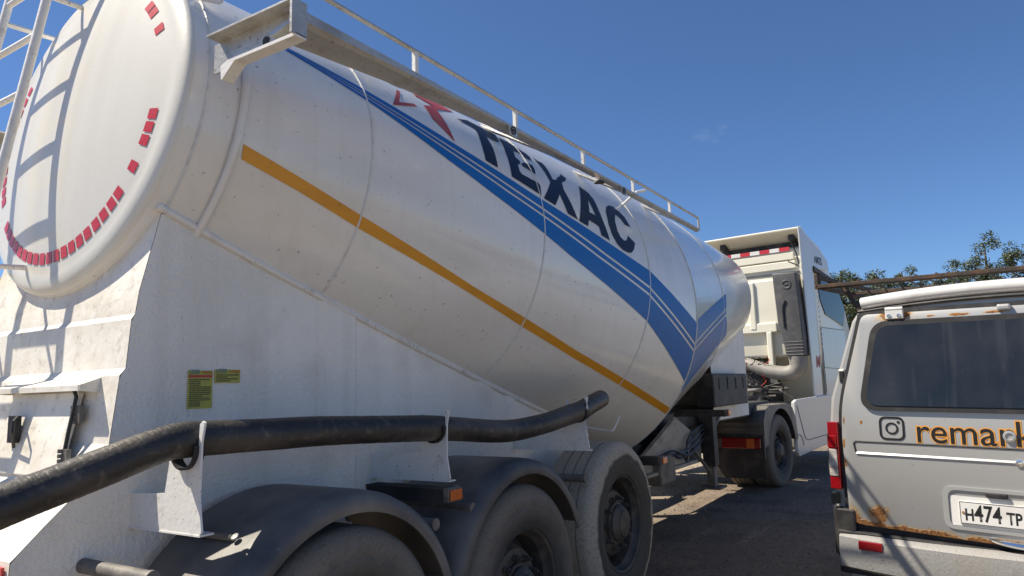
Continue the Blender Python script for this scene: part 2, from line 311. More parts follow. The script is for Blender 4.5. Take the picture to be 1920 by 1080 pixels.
# ------------------------------------------------------------------ tank trailer
A, K, X0, Z0, R0, XS, YC = .1284, .13, 1.532, 2.817, .745, 5.74, 3.1
AX = Vector((cos(A), 0, -sin(A))); NN = Vector((sin(A), 0, cos(A))); O0 = Vector((X0, YC, Z0))
def TS(s, phi, off=0, front=False):                 # point on the tank cone: s metres from the rear, phi degrees from the top to the right side
    f = radians(phi); R = R0+K*s+off
    p = O0 + AX*s + (NN*cos(f) + Vector((0, -1, 0))*sin(f))*R
    if front: p.x = 2*XS-p.x
    return p
def s_end(phi):
    c = cos(radians(phi)); return (XS-X0-R0*c*sin(A))/(cos(A)+K*c*sin(A))
TRAIL = thing('tank_trailer', 'white V shaped bulk cement tank trailer with blue stripes and three axles', 'trailer', (3.2, YC, GZ))
OFF = -TRAIL.location
def part(mb, name, m, parent=None, **k):            # part of the trailer, built in world coordinates
    o = mb.build(name, m, None, **k); p = parent or TRAIL; o.parent = p
    o.location = OFF if p is TRAIL else (0, 0, 0); return o
def barrel(front):
    n, T = 168, 26; mb = MB()
    for i in range(T+1):
        for k in range(n):
            ph = 360*k/n; mb.v.append(TS(s_end(ph)*i/T, ph, 0, front))
    mb.f = [(i*n+k, i*n+(k+1) % n, (i+1)*n+(k+1) % n, (i+1)*n+k) for i in range(T) for k in range(n)]
    return mb
BAR = part(barrel(False), 'rear_barrel', M_tank, smooth=True)
FRO = part(barrel(True), 'front_barrel', M_tank, smooth=True)
def hd(r):                                          # dished head profile: depth behind the rim plane
    if r < .66: return .035 + .05*(1-(r/.66)**2)
    q = (r-.66)/(R0-.66); return .035*sqrt(max(0, 1-q*q))
def head(front):
    mb = MB(); n = 120; rs = [.02+.64*i/22 for i in range(23)] + [.66+(R0-.66)*sin(radians(a)) for a in range(8, 91, 6)] + [R0]
    for r in rs:
        for k in range(n):
            p = O0 - AX*hd(r) + (NN*cos(2*pi*k/n) + Vector((0, -1, 0))*sin(2*pi*k/n))*r
            if front: p.x = 2*XS-p.x
            mb.v.append(p)
    mb.f = [(i*n+k, i*n+(k+1) % n, (i+1)*n+(k+1) % n, (i+1)*n+k) for i in range(len(rs)-1) for k in range(n)] + [tuple(range(n))]
    return mb
HEAD = part(head(False), 'rear_head', M_head, smooth=True)
part(head(True), 'front_head', M_head, smooth=True)
for front, par in ((False, BAR), (True, FRO)):
    for s in ((.06, .86, 2.19, 3.48) if not front else (2.66,)):
        mb = MB(); mb.tube([TS(s, p, .0005, front) for p in range(-170, 171, 4)], .006, 6)
        part(mb, 'weld_seam', M_weld, par, smooth=True)
mb = MB(); mb.tube([TS(s_end(p), p, .001) for p in range(-170, 171, 3)], .007, 6); part(mb, 'weld_seam', M_weld, BAR, smooth=True)
mb = MB(); mb.tube([TS(.205, p, .012) for p in range(70, 136, 3)], .017, 10); part(mb, 'drain_pipe', M_tank, smooth=True)

DECALS = {
 'T': [[(1.641,49.318),(1.7827,45.106),(2.0374,46.636),(1.9856,52.87),(1.9191,53.614),(1.8629,52.725),(1.8505,55.982),(1.8461,60.204),(1.8109,69.529),(1.7104,68.641),(1.7303,62.373),(1.7567,56.685),(1.7842,51.12),(1.7674,50.439)]],
 'E': [[(2.0403,48.044),(2.1402,48.361),(2.2243,50.474),(2.2782,51.673),(2.2956,53.09),(2.2809,55.804),(2.2046,55.364),(2.1973,53.777),(2.1028,54.437),(2.0709,58.631),(2.1047,59.834),(2.092,61.49),(2.0541,62.727),(2.0418,66.095),(2.0525,67.102),(2.2099,67.74),(2.2249,68.655),(2.2044,73.184),(2.1291,72.475),(1.9315,70.635),(1.9552,65.126),(1.9879,57.406)]],
 'E2': [[(2.1138,60.802),(2.1524,59.521),(2.2462,58.578),(2.2473,60.545),(2.2278,63.623),(2.1496,62.678),(2.1208,62.368),(2.1027,62.204)]],
 'X': [[(2.3459,52.045),(2.3795,53.289),(2.4295,53.217),(2.4445,54.88),(2.4311,61.709),(2.4845,61.017),(2.5189,59.134),(2.5892,56.846),(2.6073,55.261),(2.6428,56.141),(2.6585,56.662),(2.6133,59.026),(2.5441,60.995),(2.5192,64.849),(2.5324,67.806),(2.5776,76.579),(2.4695,75.945),(2.4362,68.487),(2.3385,74.811),(2.2237,73.957),(2.3796,64.233),(2.3747,58.554)]],
 'A': [[(2.7986,58.029),(2.8659,59.198),(2.8968,59.83),(2.8999,60.954),(2.9181,61.795),(2.9178,66.232),(2.9239,71.969),(2.9516,79.358),(2.8494,78.768),(2.8428,75.426),(2.8066,75.002),(2.7232,74.496),(2.6927,77.476),(2.5935,76.956),(2.6552,70.829),(2.7268,64.381)],[(2.8231,63.812),(2.8384,70.934),(2.7628,70.608)]],
 'C': [[(3.1345,61.614),(3.1976,61.169),(3.264,62.613),(3.3143,64.466),(3.3402,68.557),(3.2585,68.657),(3.2343,66.724),(3.2035,65.747),(3.1633,65.449),(3.1129,69.192),(3.0984,73.407),(3.1204,75.683),(3.1665,76.657),(3.2067,75.814),(3.2456,73.531),(3.3278,75.533),(3.2846,78.594),(3.2386,80.395),(3.1908,80.986),(3.1156,80.869),(3.0497,79.431),(3.0068,76.589),(2.9932,72.275),(3.0268,66.291),(3.0706,63.594)]],
 'red0': [[(1.1679,48.959),(1.1888,49.357),(1.111,58.291),(1.2464,54.389),(1.2627,55.574),(1.0462,61.9)]],
 'red1': [[(1.4267,33.295),(1.3438,44.99),(1.4637,47.755),(1.3447,51.588),(1.3503,59.073),(1.4694,66.534),(1.4579,50.056),(1.6944,42.424),(1.577,37.414),(1.4815,35.613)]],
 'red2': [[(1.1207,33.347),(1.1954,33.368),(1.324,33.328),(1.3393,35.979),(1.2424,43.79),(1.1583,44.34),(1.0941,39.603)]],
 'blueA': [[(0.4495,57.114),(0.8758,60.785),(1.4133,67.139),(2.0724,73.97),(3.1633,82.333),(3.482,84.407),(4.2051,96.26),(4.2573,103.454),(3.4692,90.26),(2.8991,85.404),(1.9504,75.857),(1.4,69.57),(0.8783,62.877),(0.4481,57.442)]],
 'blueB': [[(0.4472,57.658),(0.8757,63.423),(1.3962,70.343),(1.9462,76.782),(2.897,86.378),(3.4693,91.196),(4.2666,104.323),(4.2767,105.764),(3.4624,92.866),(2.777,87.01),(1.8598,77.616),(1.3895,71.808),(0.8739,64.517),(0.442,58.248)]],
 'blueC': [[(0.4411,58.457),(0.8716,65.037),(1.3863,72.54),(1.8567,78.477),(2.776,87.959),(3.4641,93.778),(4.2876,106.627),(4.3967,117.728),(3.4657,102.558),(2.464,91.764),(1.7001,81.326),(1.3732,76.23),(0.8737,66.561),(0.4321,59.355)]],
 'yellow': [[(0.2389,100.628),(0.5065,103.301),(0.8533,106.907),(1.6866,114.361),(2.7928,121.57),(4.4681,129.307),(4.5103,132.184),(2.8091,124.339),(2.2041,120.759),(1.611,116.262),(0.8686,110.925),(0.5264,107.44),(0.2474,105.033)]],
 'fA': [[(4.3703,95.317),(2.447,86.853),(2.5041,94.625),(4.317,103.146)]],
 'fB': [[(4.3033,103.995),(2.5065,95.816),(2.5028,97.835),(4.2816,105.784)]],
 'fC': [[(4.2618,106.695),(2.4958,99.062),(2.2313,111.535),(3.8631,123.044)]],
}
def decal(polys, name, m, parent, front=False, off=.003, label=None):
    flat = [Vector((s, radians(p)*1.1, 0)) for poly in polys for s, p in poly]
    tr = tessellate_polygon([[Vector((s, radians(p)*1.1, 0)) for s, p in poly] for poly in polys])
    bm = bmesh.new(); vs = [bm.verts.new(v) for v in flat]
    for t in tr:
        try: bm.faces.new([vs[i] for i in t])
        except ValueError: pass
    for it in range(9):
        ed = [e for e in bm.edges if e.calc_length() > .07]
        if not ed: break
        bmesh.ops.subdivide_edges(bm, edges=ed, cuts=1); bmesh.ops.triangulate(bm, faces=bm.faces[:])
    for v in bm.verts:
        ph = degrees(v.co.y/1.1); v.co = TS(min(v.co.x, s_end(ph)-.008), ph, off, front)
    me = bpy.data.meshes.new(name); bm.normal_update(); bm.to_mesh(me); bm.free(); me.materials.append(m)
    for p in me.polygons: p.use_smooth = True
    o = bpy.data.objects.new(name, me); COL.objects.link(o); o.parent = parent
    if label: o['label'] = label
    return o
LET = {'T': 'letter T', 'E': 'letter E', 'X': 'letter X', 'A': 'letter A', 'C': 'letter C'}
for k, polys in DECALS.items():
    if k in LET: decal(polys, 'letter', M_navy, BAR, label='navy %s of the word TEXAC' % LET[k])
    elif k == 'E2': decal(polys, 'letter_bar', M_navy, BAR)
    elif k.startswith('red'): decal(polys, 'star_emblem', M_red, BAR, label='faded red angular piece of a star emblem')
    elif k.startswith('blue'):
        polys = [[(s_end(p) if s > 4.15 else s, p) for s, p in q] for q in polys]; decal(polys, 'blue_stripe', M_blue, BAR)
    elif k == 'yellow': decal(polys, 'yellow_stripe', M_yellow, BAR)
    else:
        q = polys[0]; se = s_end(q[0][1])
        q = [(s_end(p) if i in (0, 3) else s, p) for i, (s, p) in enumerate(q)]; decal([q], 'blue_stripe', M_blue, FRO, front=True)
# red reflective squares on the rear head
for a in (45, 50, 61.3, 99.6, 104.7, 109.8, 120.2, 131.5, 136.5, 141.9, 147.2, 152.8, 158.1, 163.4, 168.7, 174.1, 179.5, 184.9, 190.3, 195.7, 201.1, 206.5, 211.9, 217.3, 222.7, 228.1, 244, 249.4, 254.8, 260.2, 283, 288.4, 293.8, 299.2):
    mb = MB(); w2 = radians(2.05); rs = (.576, .60, .624); aa = radians(a); G = []
    for r in rs:
        for q in (-1, 0, 1):
            th = aa+q*w2; G.append(O0 - AX*(hd(r)+.0025) + (NN*cos(th) + Vector((0, -1, 0))*sin(th))*r)
    mb.add(G, [(0, 1, 4, 3), (1, 2, 5, 4), (3, 4, 7, 6), (4, 5, 8, 7)])
    part(mb, 'reflective_square', M_tape, HEAD)

# skirt below the tank
YS = 2.5
PROF = [(2.40, 1.535), (2.32, 1.515), (2.04, 1.449), (1.955, 1.437), (1.935, 1.425), (1.76, 1.412), (1.735, 1.392), (1.50, 1.366), (1.37, 1.302), (1.32, 1.238), (1.25, 1.165), (1.185, 1.10), (1.17, 1.085), (.98, 1.075)]
def rear_x(z):
    for (za, xa), (zb, xb) in zip(PROF, PROF[1:]):
        if zb <= z <= za: return xb+(xa-xb)*(z-zb)/(za-zb)
    return PROF[0][1] if z > PROF[0][0] else PROF[-1][1]
def under(X, Y, mirror=False):                      # underside of the tank above (X, Y)
    if mirror or X > XS: X = 2*XS-X
    lo, hi = .2, Z0-(X-X0)*sin(A)
    for _ in range(40):
        z = (lo+hi)/2; q = Vector((X, Y, z))-O0; s = q.dot(AX)
        if (q-AX*s).length > R0+K*s: lo = z
        else: hi = z
    return hi
def side_panel(Yp, name):
    mb = MB(); xs = [1.075+.025*i for i in range(160)]; zs = 64
    rid = lambda x: .012 if 2.31 < x < 2.54 or 3.55 < x < 3.72 or 3.9 < x < 3.98 else 0
    cols = []
    sg = 1 if Yp < YC else -1
    z_b = 1.02
    pts = [(z, rear_x(z)) for z in [2.32-.05*i for i in range(27)]]
    for i, x in enumerate(xs):
        zt = min(2.34, under(max(x, 1.52), Yp)+.02); col = []
        for j in range(zs+1):
            z = z_b+(zt-z_b)*j/zs; xx = max(x, rear_x(z)); col.append((xx, Yp - sg*rid(x), z))
        cols.append(col)
    for c in cols: mb.v += c
    mb.f = [(i*(zs+1)+j, (i+1)*(zs+1)+j, (i+1)*(zs+1)+j+1, i*(zs+1)+j+1) for i in range(len(xs)-1) for j in range(zs)]
    return part(mb, name, M_skirt, smooth=True, angle=25)
SKR = side_panel(YS, 'side_skirt'); side_panel(2*YC-YS, 'side_skirt')
mb = MB(); ny = 24                                   # rear plate following the profile
for z, x in PROF:
    for j in range(ny+1): mb.v.append((x-.002, YS+(2*YC-2*YS)*j/ny, z))
mb.f = [(i*(ny+1)+j, i*(ny+1)+j+1, (i+1)*(ny+1)+j+1, (i+1)*(ny+1)+j) for i in range(len(PROF)-1) for j in range(ny)]
REARP = part(mb, 'rear_plate', M_rearp, smooth=True, angle=12)
mb = MB(); path = [Vector((x, YS-.004, under(x, YS)-.004)) for x in [1.5+.1*i for i in range(36)]]
mb.tube(path, .016, 8); part(mb, 'edge_rail', M_white, SKR, smooth=True)
# front skirt, mirrored, short
mb = MB(); xs = [8.35+.05*i for i in range(33)]
for x in xs: mb.v += [(x, YS, 1.2), (x, YS, under(x, YS)+.02)]
mb.f = [(2*i, 2*i+2, 2*i+3, 2*i+1) for i in range(32)]
b0 = len(mb.v); mb.v += [(9.95, YS, 1.2), (9.95, YS, 2.6), (9.97, 3.7, 2.6), (9.97, 3.7, 1.2)]; mb.f.append((b0, b0+1, b0+2, b0+3))
part(mb, 'front_skirt', M_skirt)
mb = MB()
for x in xs: mb.v += [(x, 2*YC-YS, 1.2), (x, 2*YC-YS, under(x, YS)+.02)]
mb.f = [(2*i, 2*i+2, 2*i+3, 2*i+1) for i in range(32)]
part(mb, 'front_skirt', M_skirt)
# sticker panels on the skirt
def sticker(x0, x1, z0, z1, rows, head2):
    o = part(MB().box(x0, x1, YS-.0045, YS-.002, z0, z1), 'warning_sticker', M_labely)
    w, h = x1-x0, z1-z0
    def strip(a, b, c, d, m, n): part(MB().box(x0+a*w, x0+b*w, YS-.0058, YS-.0045, z1-d*h, z1-c*h), n, m, o)
    if head2: strip(.02, .98, .115, .185, M_pred, 'print_band')
    top = .10 if head2 else .26
    for txt, a, mm in (('LIDER', .04, M_pblue), ('ATTENTION', .54, M_porange)):
        me = text_mesh(txt, .0225 if txt == 'LIDER' else .0150, 0.0003, 0); xsz = max(v.co.x for v in me.vertices)
        text_obj('print_heading', me, mm, o, Matrix.Translation((x0+a*w, YS-.0056, z1-(top-.012)*h)) @ Matrix.Rotation(pi/2, 4, 'X') @ Matrix.Diagonal((.43*w/xsz, 1, 1, 1)))
    y = (.225 if head2 else .36); k = 0; step = (.96-y)/rows
    mb = MB()
    for k in range(rows):
        a = .05
        ln = random.choice((.9, .92, .93, .6, .9, .5))
        while a < ln:
            b = min(ln, a+random.uniform(.05, .16)); mb.box(x0+a*w, x0+b*w, YS-.0056, YS-.0046, z1-(y+step*.55)*h, z1-y*h); a = b+.018
        y += step
    part(mb, 'print_lines', M_print, o)
    return o
sticker(1.650, 1.755, 1.607, 1.752, 15, True); sticker(1.765, 1.881, 1.704, 1.756, 4, False)

# hatch in the rear plate
def RP(y, z, off=0): return Vector((rear_x(z)-off, y, z))
mb = MB(); ys, zs = (2.70, 3.20), (1.40, 1.675)
mb.box(-.014, 0, ys[0], ys[1], 0, .30, Matrix.Translation((1.311, 0, 1.385)) @ Matrix.Rotation(radians(12.6), 4, 'Y'))
HATCH = part(mb, 'hatch_door', M_rearp, bevel=.003)
mb = MB(); mb.prism([(0, 0), (-.085, -.03), (-.085, -.05), (0, -.02)], lambda a, b: Vector((1.40+a, 2.62, 1.735+b)), lambda a, b: Vector((1.40+a, 3.26, 1.735+b)))
for y in (2.62, 3.26): mb.prism([(0, 0), (-.085, -.03), (-.085, -.05), (-.03, -.055), (0, -.055)], lambda a, b: Vector((1.40+a, y-.004, 1.735+b)), lambda a, b: Vector((1.40+a, y+.004, 1.735+b)))
part(mb, 'hatch_canopy', M_rearp)
mb = MB(); mb.tube([(1.345, 2.72, 1.70), (1.342, 2.685, 1.665), (1.325, 2.69, 1.55), (1.31, 2.70, 1.41)], .007, 8); part(mb, 'hatch_rod', M_dark, HATCH, smooth=True)
for z in (1.60, 1.45):
    mb = MB(); x = rear_x(z)-.025
    for q in range(4): mb.tube([(x-.012, 2.692, z-.03+q*.017), (x-.012, 2.692, z-.017+q*.017)], .012, 8)
    mb.box(x-.012, x+.004, 2.655, 2.69, z-.028, z+.034); part(mb, 'hinge', M_grime, HATCH)
mb = MB(); mb.box(1.305, 1.325, 3.04, 3.10, 1.50, 1.60); mb.tube([(1.31, 3.04, 1.595), (1.28, 3.00, 1.58), (1.275, 2.99, 1.54), (1.30, 3.03, 1.485)], .006, 6); part(mb, 'latch', M_dark, HATCH)
# ladder
def LX(z): return 1.330+(z-2.8)*.155
mb = None
LAD = None
for y in (3.3, 3.72):
    mb = MB(); mb.tube([(LX(z), y, z) for z in (1.25, 2.2, 3.2, 4.0)], .019, 10)
    o = part(mb, 'ladder_rail', M_white, LAD, smooth=True)
    if LAD is None: LAD = o
for i in range(10):
    z = 3.83-.2878*i; mb = MB(); mb.tube([(LX(z), 3.3, z), (LX(z), 3.72, z)], .014, 8); part(mb, 'ladder_rung', M_white, LAD, smooth=True)
for y in (3.3, 3.72):
    for z in (2.2, 3.45):
        mb = MB(); mb.tube([(LX(z), y, z), (LX(z)+.3, y, z+.02)], .012, 6); part(mb, 'ladder_stay', M_white, LAD)

# hose tray along the tank shoulder, with its low rail
YB, ZT, ZB = 1.83, 2.98, 2.875
for side in (1, -1):
    yy = lambda y: y if side > 0 else 2*YC-y
    mb = MB(); x0, x1 = 1.555, 6.04
    sec = [(1.83, ZT), (1.82, ZT-.006), (1.82, ZT-.045), (1.84, ZT-.062), (1.925, ZT-.085), (1.955, ZT-.085), (1.955, ZT-.07), (1.85, ZT-.05), (1.838, ZT-.04), (1.845, ZT-.014), (1.875, ZT-.014), (1.875, ZT)]
    ns = len(sec)                                    # the channel gets slimmer towards the front
    KX = [(x0, .95), (2.1, .66), (2.65, .46), (3.3, .33), (4.2, .28), (x1, .30)]
    for x, q in KX: mb.v += [Vector((x, yy(1.82+(a-1.82)*q), ZT+(b-ZT)*q)) for a, b in sec]
    mb.f += [(i*ns+j, i*ns+(j+1) % ns, (i+1)*ns+(j+1) % ns, (i+1)*ns+j) for i in range(len(KX)-1) for j in range(ns)]
    mb.f += [tuple(range(ns)), tuple(range((len(KX)-1)*ns, len(KX)*ns))]
    TRAY = part(mb, 'hose_tray', M_alu, smooth=True, angle=20)
    mb = MB(); mb.tube([(x0, yy(YB), 3.075), (x1-.02, yy(YB), 3.075), (x1, yy(YB), 3.06), (x1, yy(YB), ZT)], .0095, 8); part(mb, 'tray_rail', M_alu, TRAY, smooth=True)
    for x in (1.42, 2.21, 3.01, 3.79, 4.57, 5.31):
        mb = MB(); mb.box(x-.011, x+.011, yy(YB)-.009, yy(YB)+.009, ZT-.005, 3.07); part(mb, 'tray_post', M_white, TRAY)
    for x in (2.95, 4.35):
        mb = MB(); mb.prism([(-.045, 0), (.045, 0), (.04, -.055), (-.03, -.055)], lambda a, b: Vector((x+a, yy(1.812), ZT-.012+b)), lambda a, b: Vector((x+a, yy(1.808), ZT-.012+b)))
        pl = part(mb, 'joint_plate', M_alu, TRAY)
        mb = MB(); mb.revolve([(.022, 0), (.022, .003), (.016, .003), (.016, 0)], (x, yy(1.806), ZT-.038), (0, -1 if side > 0 else 1, 0), 20)
        mb.box(x-.012, x+.012, yy(1.804)-.002, yy(1.804)+.002, ZT-.042, ZT-.035, None); part(mb, 'stamped_mark', M_dark, TRAY)
    for x in (2.6, 3.6, 4.6, 5.6):
        mb = MB(); mb.tube([(x, yy(1.85), ZT-.012), (x, yy(2.45), ZT+.33)], .012, 6); part(mb, 'tray_stay', M_alu, TRAY)
    # end bracket: top shelf, bottom flange, end plate and pierced web
    bx = 1.53
    yl = lambda p, q: (min(yy(p), yy(q)), max(yy(p), yy(q)))
    br = part(MB().box(bx-.002, bx+.065, *yl(2.27, 1.812), ZT+.002, ZT+.010), 'tray_bracket', M_alu, TRAY)
    part(MB().box(bx+.055, bx+.062, *yl(2.30, 1.815), ZB-.01, ZT+.002), 'bracket_web', M_alu, TRAY)
    part(MB().box(bx-.002, bx+.065, *yl(1.800, 1.811), ZB-.012, ZT+.010), 'bracket_end', M_alu, TRAY)
    mb = MB(); mb.prism([(1.80, 0), (2.12, 0), (2.19, -.055), (2.195, -.055), (2.20, .0), (2.16, .012), (1.80, .012)], lambda a, b: Vector((bx+.012, yy(a), ZB-.02+b)), lambda a, b: Vector((bx+.062, yy(a), ZB-.02+b))); part(mb, 'bracket_flange', M_white, TRAY)
    mb = MB(); mb.revolve([(.017, 0), (.017, .003), (.0, .003)], (bx+.054, yy(2.0), ZB+.035), (-1, 0, 0), 16); part(mb, 'bracket_hole', M_dark, TRAY)
mb = MB(); mb.tube([(5.0, 2.1, 3.02), (5.12, 2.02, 3.14), (5.22, 1.99, 3.17)], .012, 8); part(mb, 'valve_lever', M_white, TRAY)
mb = MB(); mb.prism([(0, 0), (.16, 0), (.18, .07), (.14, .10), (.03, .10)], lambda a, b: Vector((1.62+a*.5, 2.47-a*.3, 3.25+b)), lambda a, b: Vector((1.62+a*.5, 2.49-a*.3, 3.25+b))); part(mb, 'lifting_lug', M_white)

# hose cradles
HP = [(.55, 2.24, 1.26), (.92, 2.22, 1.372), (1.05, 2.21, 1.41), (1.2, 2.2, 1.455), (1.36, 2.19, 1.502), (1.45, 2.185, 1.513), (1.56, 2.18, 1.512), (1.78, 2.165, 1.508), (2.0, 2.145, 1.505), (2.42, 2.12, 1.487), (2.653, 2.105, 1.475), (2.8, 2.095, 1.462), (3.2, 2.06, 1.427), (3.55, 2.035, 1.445), (3.8, 2.02, 1.477), (3.95, 2.005, 1.500), (4.15, 2.02, 1.535), (4.33, 2.04, 1.562)]
def cat(path, n=10):
    P = [Vector(p) for p in path]; out = []
    for i in range(len(P)-1):
        a, b, c, d = P[max(i-1, 0)], P[i], P[i+1], P[min(i+2, len(P)-1)]
        for k in range(n):
            t = k/n; out.append(.5*((2*b)+(c-a)*t+(2*a-5*b+4*c-d)*t*t+(3*b-a-3*c+d)*t**3))
    return out+[P[-1]]
RH = .058
def cradle(X, yo, yc, zc, z0):
    """YZ plate: web from the skirt, U fork round the hose"""
    ri = RH+.006
    poly = [(YS, z0), (yo+.005, z0), (yo-.005, z0+.01), (yo+.012, z0+.11), (yo+.008, zc+.02), (yo-.006, zc+.085), (yo+.006, zc+.09), (yo+.018, zc+.08)]
    yr = yc-ri
    poly += [(yr, zc+.03)] + [(yc-ri*cos(radians(a)), zc-ri*sin(radians(a))) for a in range(0, 181, 15)] + [(yc+ri+.004, zc+.07), (yc+ri+.018, zc+.07), (yc+ri+.03, zc-.05), (yc+ri+.05, z0+.12), (YS, z0+.11)]
    mb = MB(); mb.prism(poly, lambda a, b: Vector((X, a, b)), lambda a, b: Vector((X+.008, a, b)))
    c = part(mb, 'hose_cradle', M_white)
    mb = MB(); mb.box(X-.002, X+.05, yo, YS, z0-.006, z0); part(mb, 'cradle_foot', M_white, c)
    mb = MB(); mb.revolve([(ri-.0015, -.018), (ri-.0015, .022), (ri+.004, .022), (ri+.004, -.018), (ri-.0015, -.018)], (X, yc, zc), (1, 0, 0), 20, radians(80), radians(280), ref=(0, 0, 1)); part(mb, 'cradle_liner', M_seal, c)
cradle(1.448, 2.10, 2.185, 1.513-.03, 1.215); cradle(2.653, 2.025, 2.105, 1.475, 1.24); cradle(3.931, 1.945, 2.007, 1.497, 1.268)
mb = MB(); pts = cat(HP, 44)
mb.tube(pts, RH, 24, rfun=lambda t: RH*(1+.014*sin(t*47)+.010*sin(t*23+1)-.018*max(0, sin(t*520))**14 + .02*max(0, 1-abs(t-.36)*26)))
HOSE = mb.build('discharge_hose', M_hose, smooth=True, angle=60)
tag(HOSE, 'long black rubber discharge hose lying in the cradles along the trailer side', 'hose')

# wheels and axles
def make_wheel(parent, mt, nuts=True):
    tread = [(.523, .055), (.523, .095), (.511, .098), (.511, .106), (.523, .109), (.523, .165), (.511, .168), (.511, .176), (.523, .179), (.523, .235), (.511, .238), (.511, .246), (.523, .249), (.523, .30)]
    prof = [(.300, .035), (.312, .012), (.335, .006), (.36, -.004), (.40, -.010), (.415, -.004), (.43, -.008), (.47, -.002), (.495, .012), (.515, .032)] + tread + [(.515, .325), (.47, .36), (.40, .37), (.32, .35), (.30, .32)]
    mb = MB(); mb.revolve(prof, (0, 0, 0), (0, 1, 0), 72)
    w = mb.build('wheel', mt, parent, smooth=True, angle=35)
    mb = MB(); mb.revolve([(.298, .30), (.27, .29), (.262, .16), (.268, .07), (.285, .05), (.29, .022), (.303, .014), (.312, .022), (.312, .036)], (0, 0, 0), (0, 1, 0), 56)
    mb.revolve([(.266, .165), (.25, .15), (.215, .11), (.20, .085), (.18, .078), (.135, .078), (.132, .06), (.115, .055)], (0, 0, 0), (0, 1, 0), 56)
    mb.build('rim', M_rim, w, smooth=True, angle=35)
    mb = MB(); mb.revolve([(.118, .09), (.116, .04), (.10, .02), (.085, .012), (.082, .004), (.055, -.002), (.0, -.002)], (0, 0, 0), (0, 1, 0), 36); mb.build('hub', M_rim, w, smooth=True, angle=35)
    if nuts:
        for k in range(10):
            a = 2*pi*k/10+.2; c = (.158*cos(a), 0, .158*sin(a)); mb = MB()
            mb.revolve([(.019, .08), (.019, .066), (.0155, .064), (.0155, .045), (.009, .044), (.009, .030), (0, .030)], c, (0, 1, 0), 6); mb.build('wheel_nut', M_rim, w)
    return w
YW = 1.95
WH = []
for i, (x, z, mt) in enumerate(((1.97, .635, M_rubber), (3.2, .635, M_rubber), (4.43, .757, M_muddy))):
    w = make_wheel(TRAIL, mt); w.location = Vector((x, YW, z)) - TRAIL.location; w.rotation_euler = (0, i*.4, 0)
    w2 = w.copy(); COL.objects.link(w2); w2.location = Vector((x, 2*YC-YW, z)) - TRAIL.location; w2.rotation_euler = (0, 0, pi)
    mb = MB(); mb.tube([(x, YW+.08, z), (x, 2*YC-YW-.08, z)], .065, 14); part(mb, 'axle', M_dark, smooth=True)
WZ = GZ + .523
# chassis beams
for y in (2.62, 3.50):
    part(MB().box(1.15, 6.3, y-.04, y+.04, .93, 1.10), 'chassis_beam', M_dark, bevel=.006)
part(MB().box(1.5, 5.0, 2.56, 3.66, 1.06, 1.12), 'chassis_plate', M_dark)
# mudguards
def mudguard(x, z, a0, a1):
    prof = [(.655, .50), (.655, .12), (.652, .06), (.64, .022), (.618, .004), (.595, 0), (.575, .002), (.575, .010), (.60, .010), (.628, .025), (.642, .06), (.645, .12), (.645, .50)]
    mb = MB(); mb.revolve(prof, (x, YW-.015, z), (0, 1, 0), 44, radians(a0), radians(a1), ref=(1, 0, 0))
    return part(mb, 'mudguard', M_fender, smooth=True, angle=50)
mg = [mudguard(1.97, .635, -190, -20), mudguard(3.2, .635, -190, -22)]
for g, (x, z) in zip(mg, ((1.97, .635), (3.2, .635))):
    for da in (125, 55):
        a = radians(da); p = Vector((x+.665*cos(a), 2.16, z+.665*sin(a)))
        mb = MB(); mb.tube([p+Vector((0, -.03, 0)), p+Vector((0, .35, 0))], .012, 8); part(mb, 'guard_clamp', M_grime, g)
        mb = MB(); mb.revolve([(.014, 0), (.014, .006), (.0, .012)], p+Vector((.004*cos(a), -.05, .004*sin(a))), (cos(a), 0, sin(a)), 10); part(mb, 'bolt_head', M_alu, g)
for x, z in ((2.487, 1.081), (2.763, 1.105), (3.93, 1.10), (1.30, 1.115)):
    ye = 2.12 if x < 1.5 else 1.985; mb = MB(); mb.tube([(x, ye, z), (x, 2.55, z)], .024, 14); mb.tube([(x, ye-.013, z), (x, ye+.005, z)], .026, 14); part(mb, 'guard_tube', M_grime, smooth=True)
# side marker arms with amber lamps
def marker(X, y0, y1, z, m=M_orange):
    mb = MB(); mb.box(X-.045, X+.045, y0+.03, y1, z-.005, z+.004); mb.box(X-.04, X-.032, y0+.02, y1, z-.06, z-.005); a = part(mb, 'marker_arm', M_dark)
    part(MB().box(X-.05, X+.05, y0, y0+.03, z-.055, z+.008), 'marker_housing', M_grime, a, bevel=.004)
    part(MB().box(X-.043, X+.043, y0-.012, y0, z-.048, z+.001), 'marker_lamp', m, a, bevel=.005)
marker(2.655, 1.995, 2.5, 1.205); marker(7.03, 1.96, 2.5, 1.375); marker(5.24, 1.97, 2.5, 1.10)
# bottom outlet, gussets, landing gear, tool box, king-pin deck
mb = MB(); mb.revolve([(.42, .14), (.24, -.10), (.12, -.20), (.12, -.30)], (XS, YC, 1.0), (0, 0, 1), 28); part(mb, 'outlet_cone', M_grime, smooth=True)
mb = MB(); mb.tube([(XS, YC, .72), (XS, 2.75, .70), (XS-.1, 2.62, .72)], .055, 12); part(mb, 'outlet_pipe', M_grime, smooth=True)
for y in (2.5, 3.7):
    mb = MB(); mb.prism([(5.9, .86), (7.35, .82), (7.5, 1.14), (7.0, 1.32), (6.55, 1.16), (6.2, 1.0)], lambda a, b: Vector((a, y, b)), lambda a, b: Vector((a, y+.02, b))); g = part(mb, 'chassis_gusset', M_gusset)
    mb = MB(); mb.box(6.1, 7.5, y-.05, y, .82, .845); mb.prism([(6.0, 1.0), (6.9, 1.30), (6.95, 1.26), (6.06, .95)], lambda a, b: Vector((a, y-.04, b)), lambda a, b: Vector((a, y, b))); part(mb, 'gusset_flange', M_gusset, g)
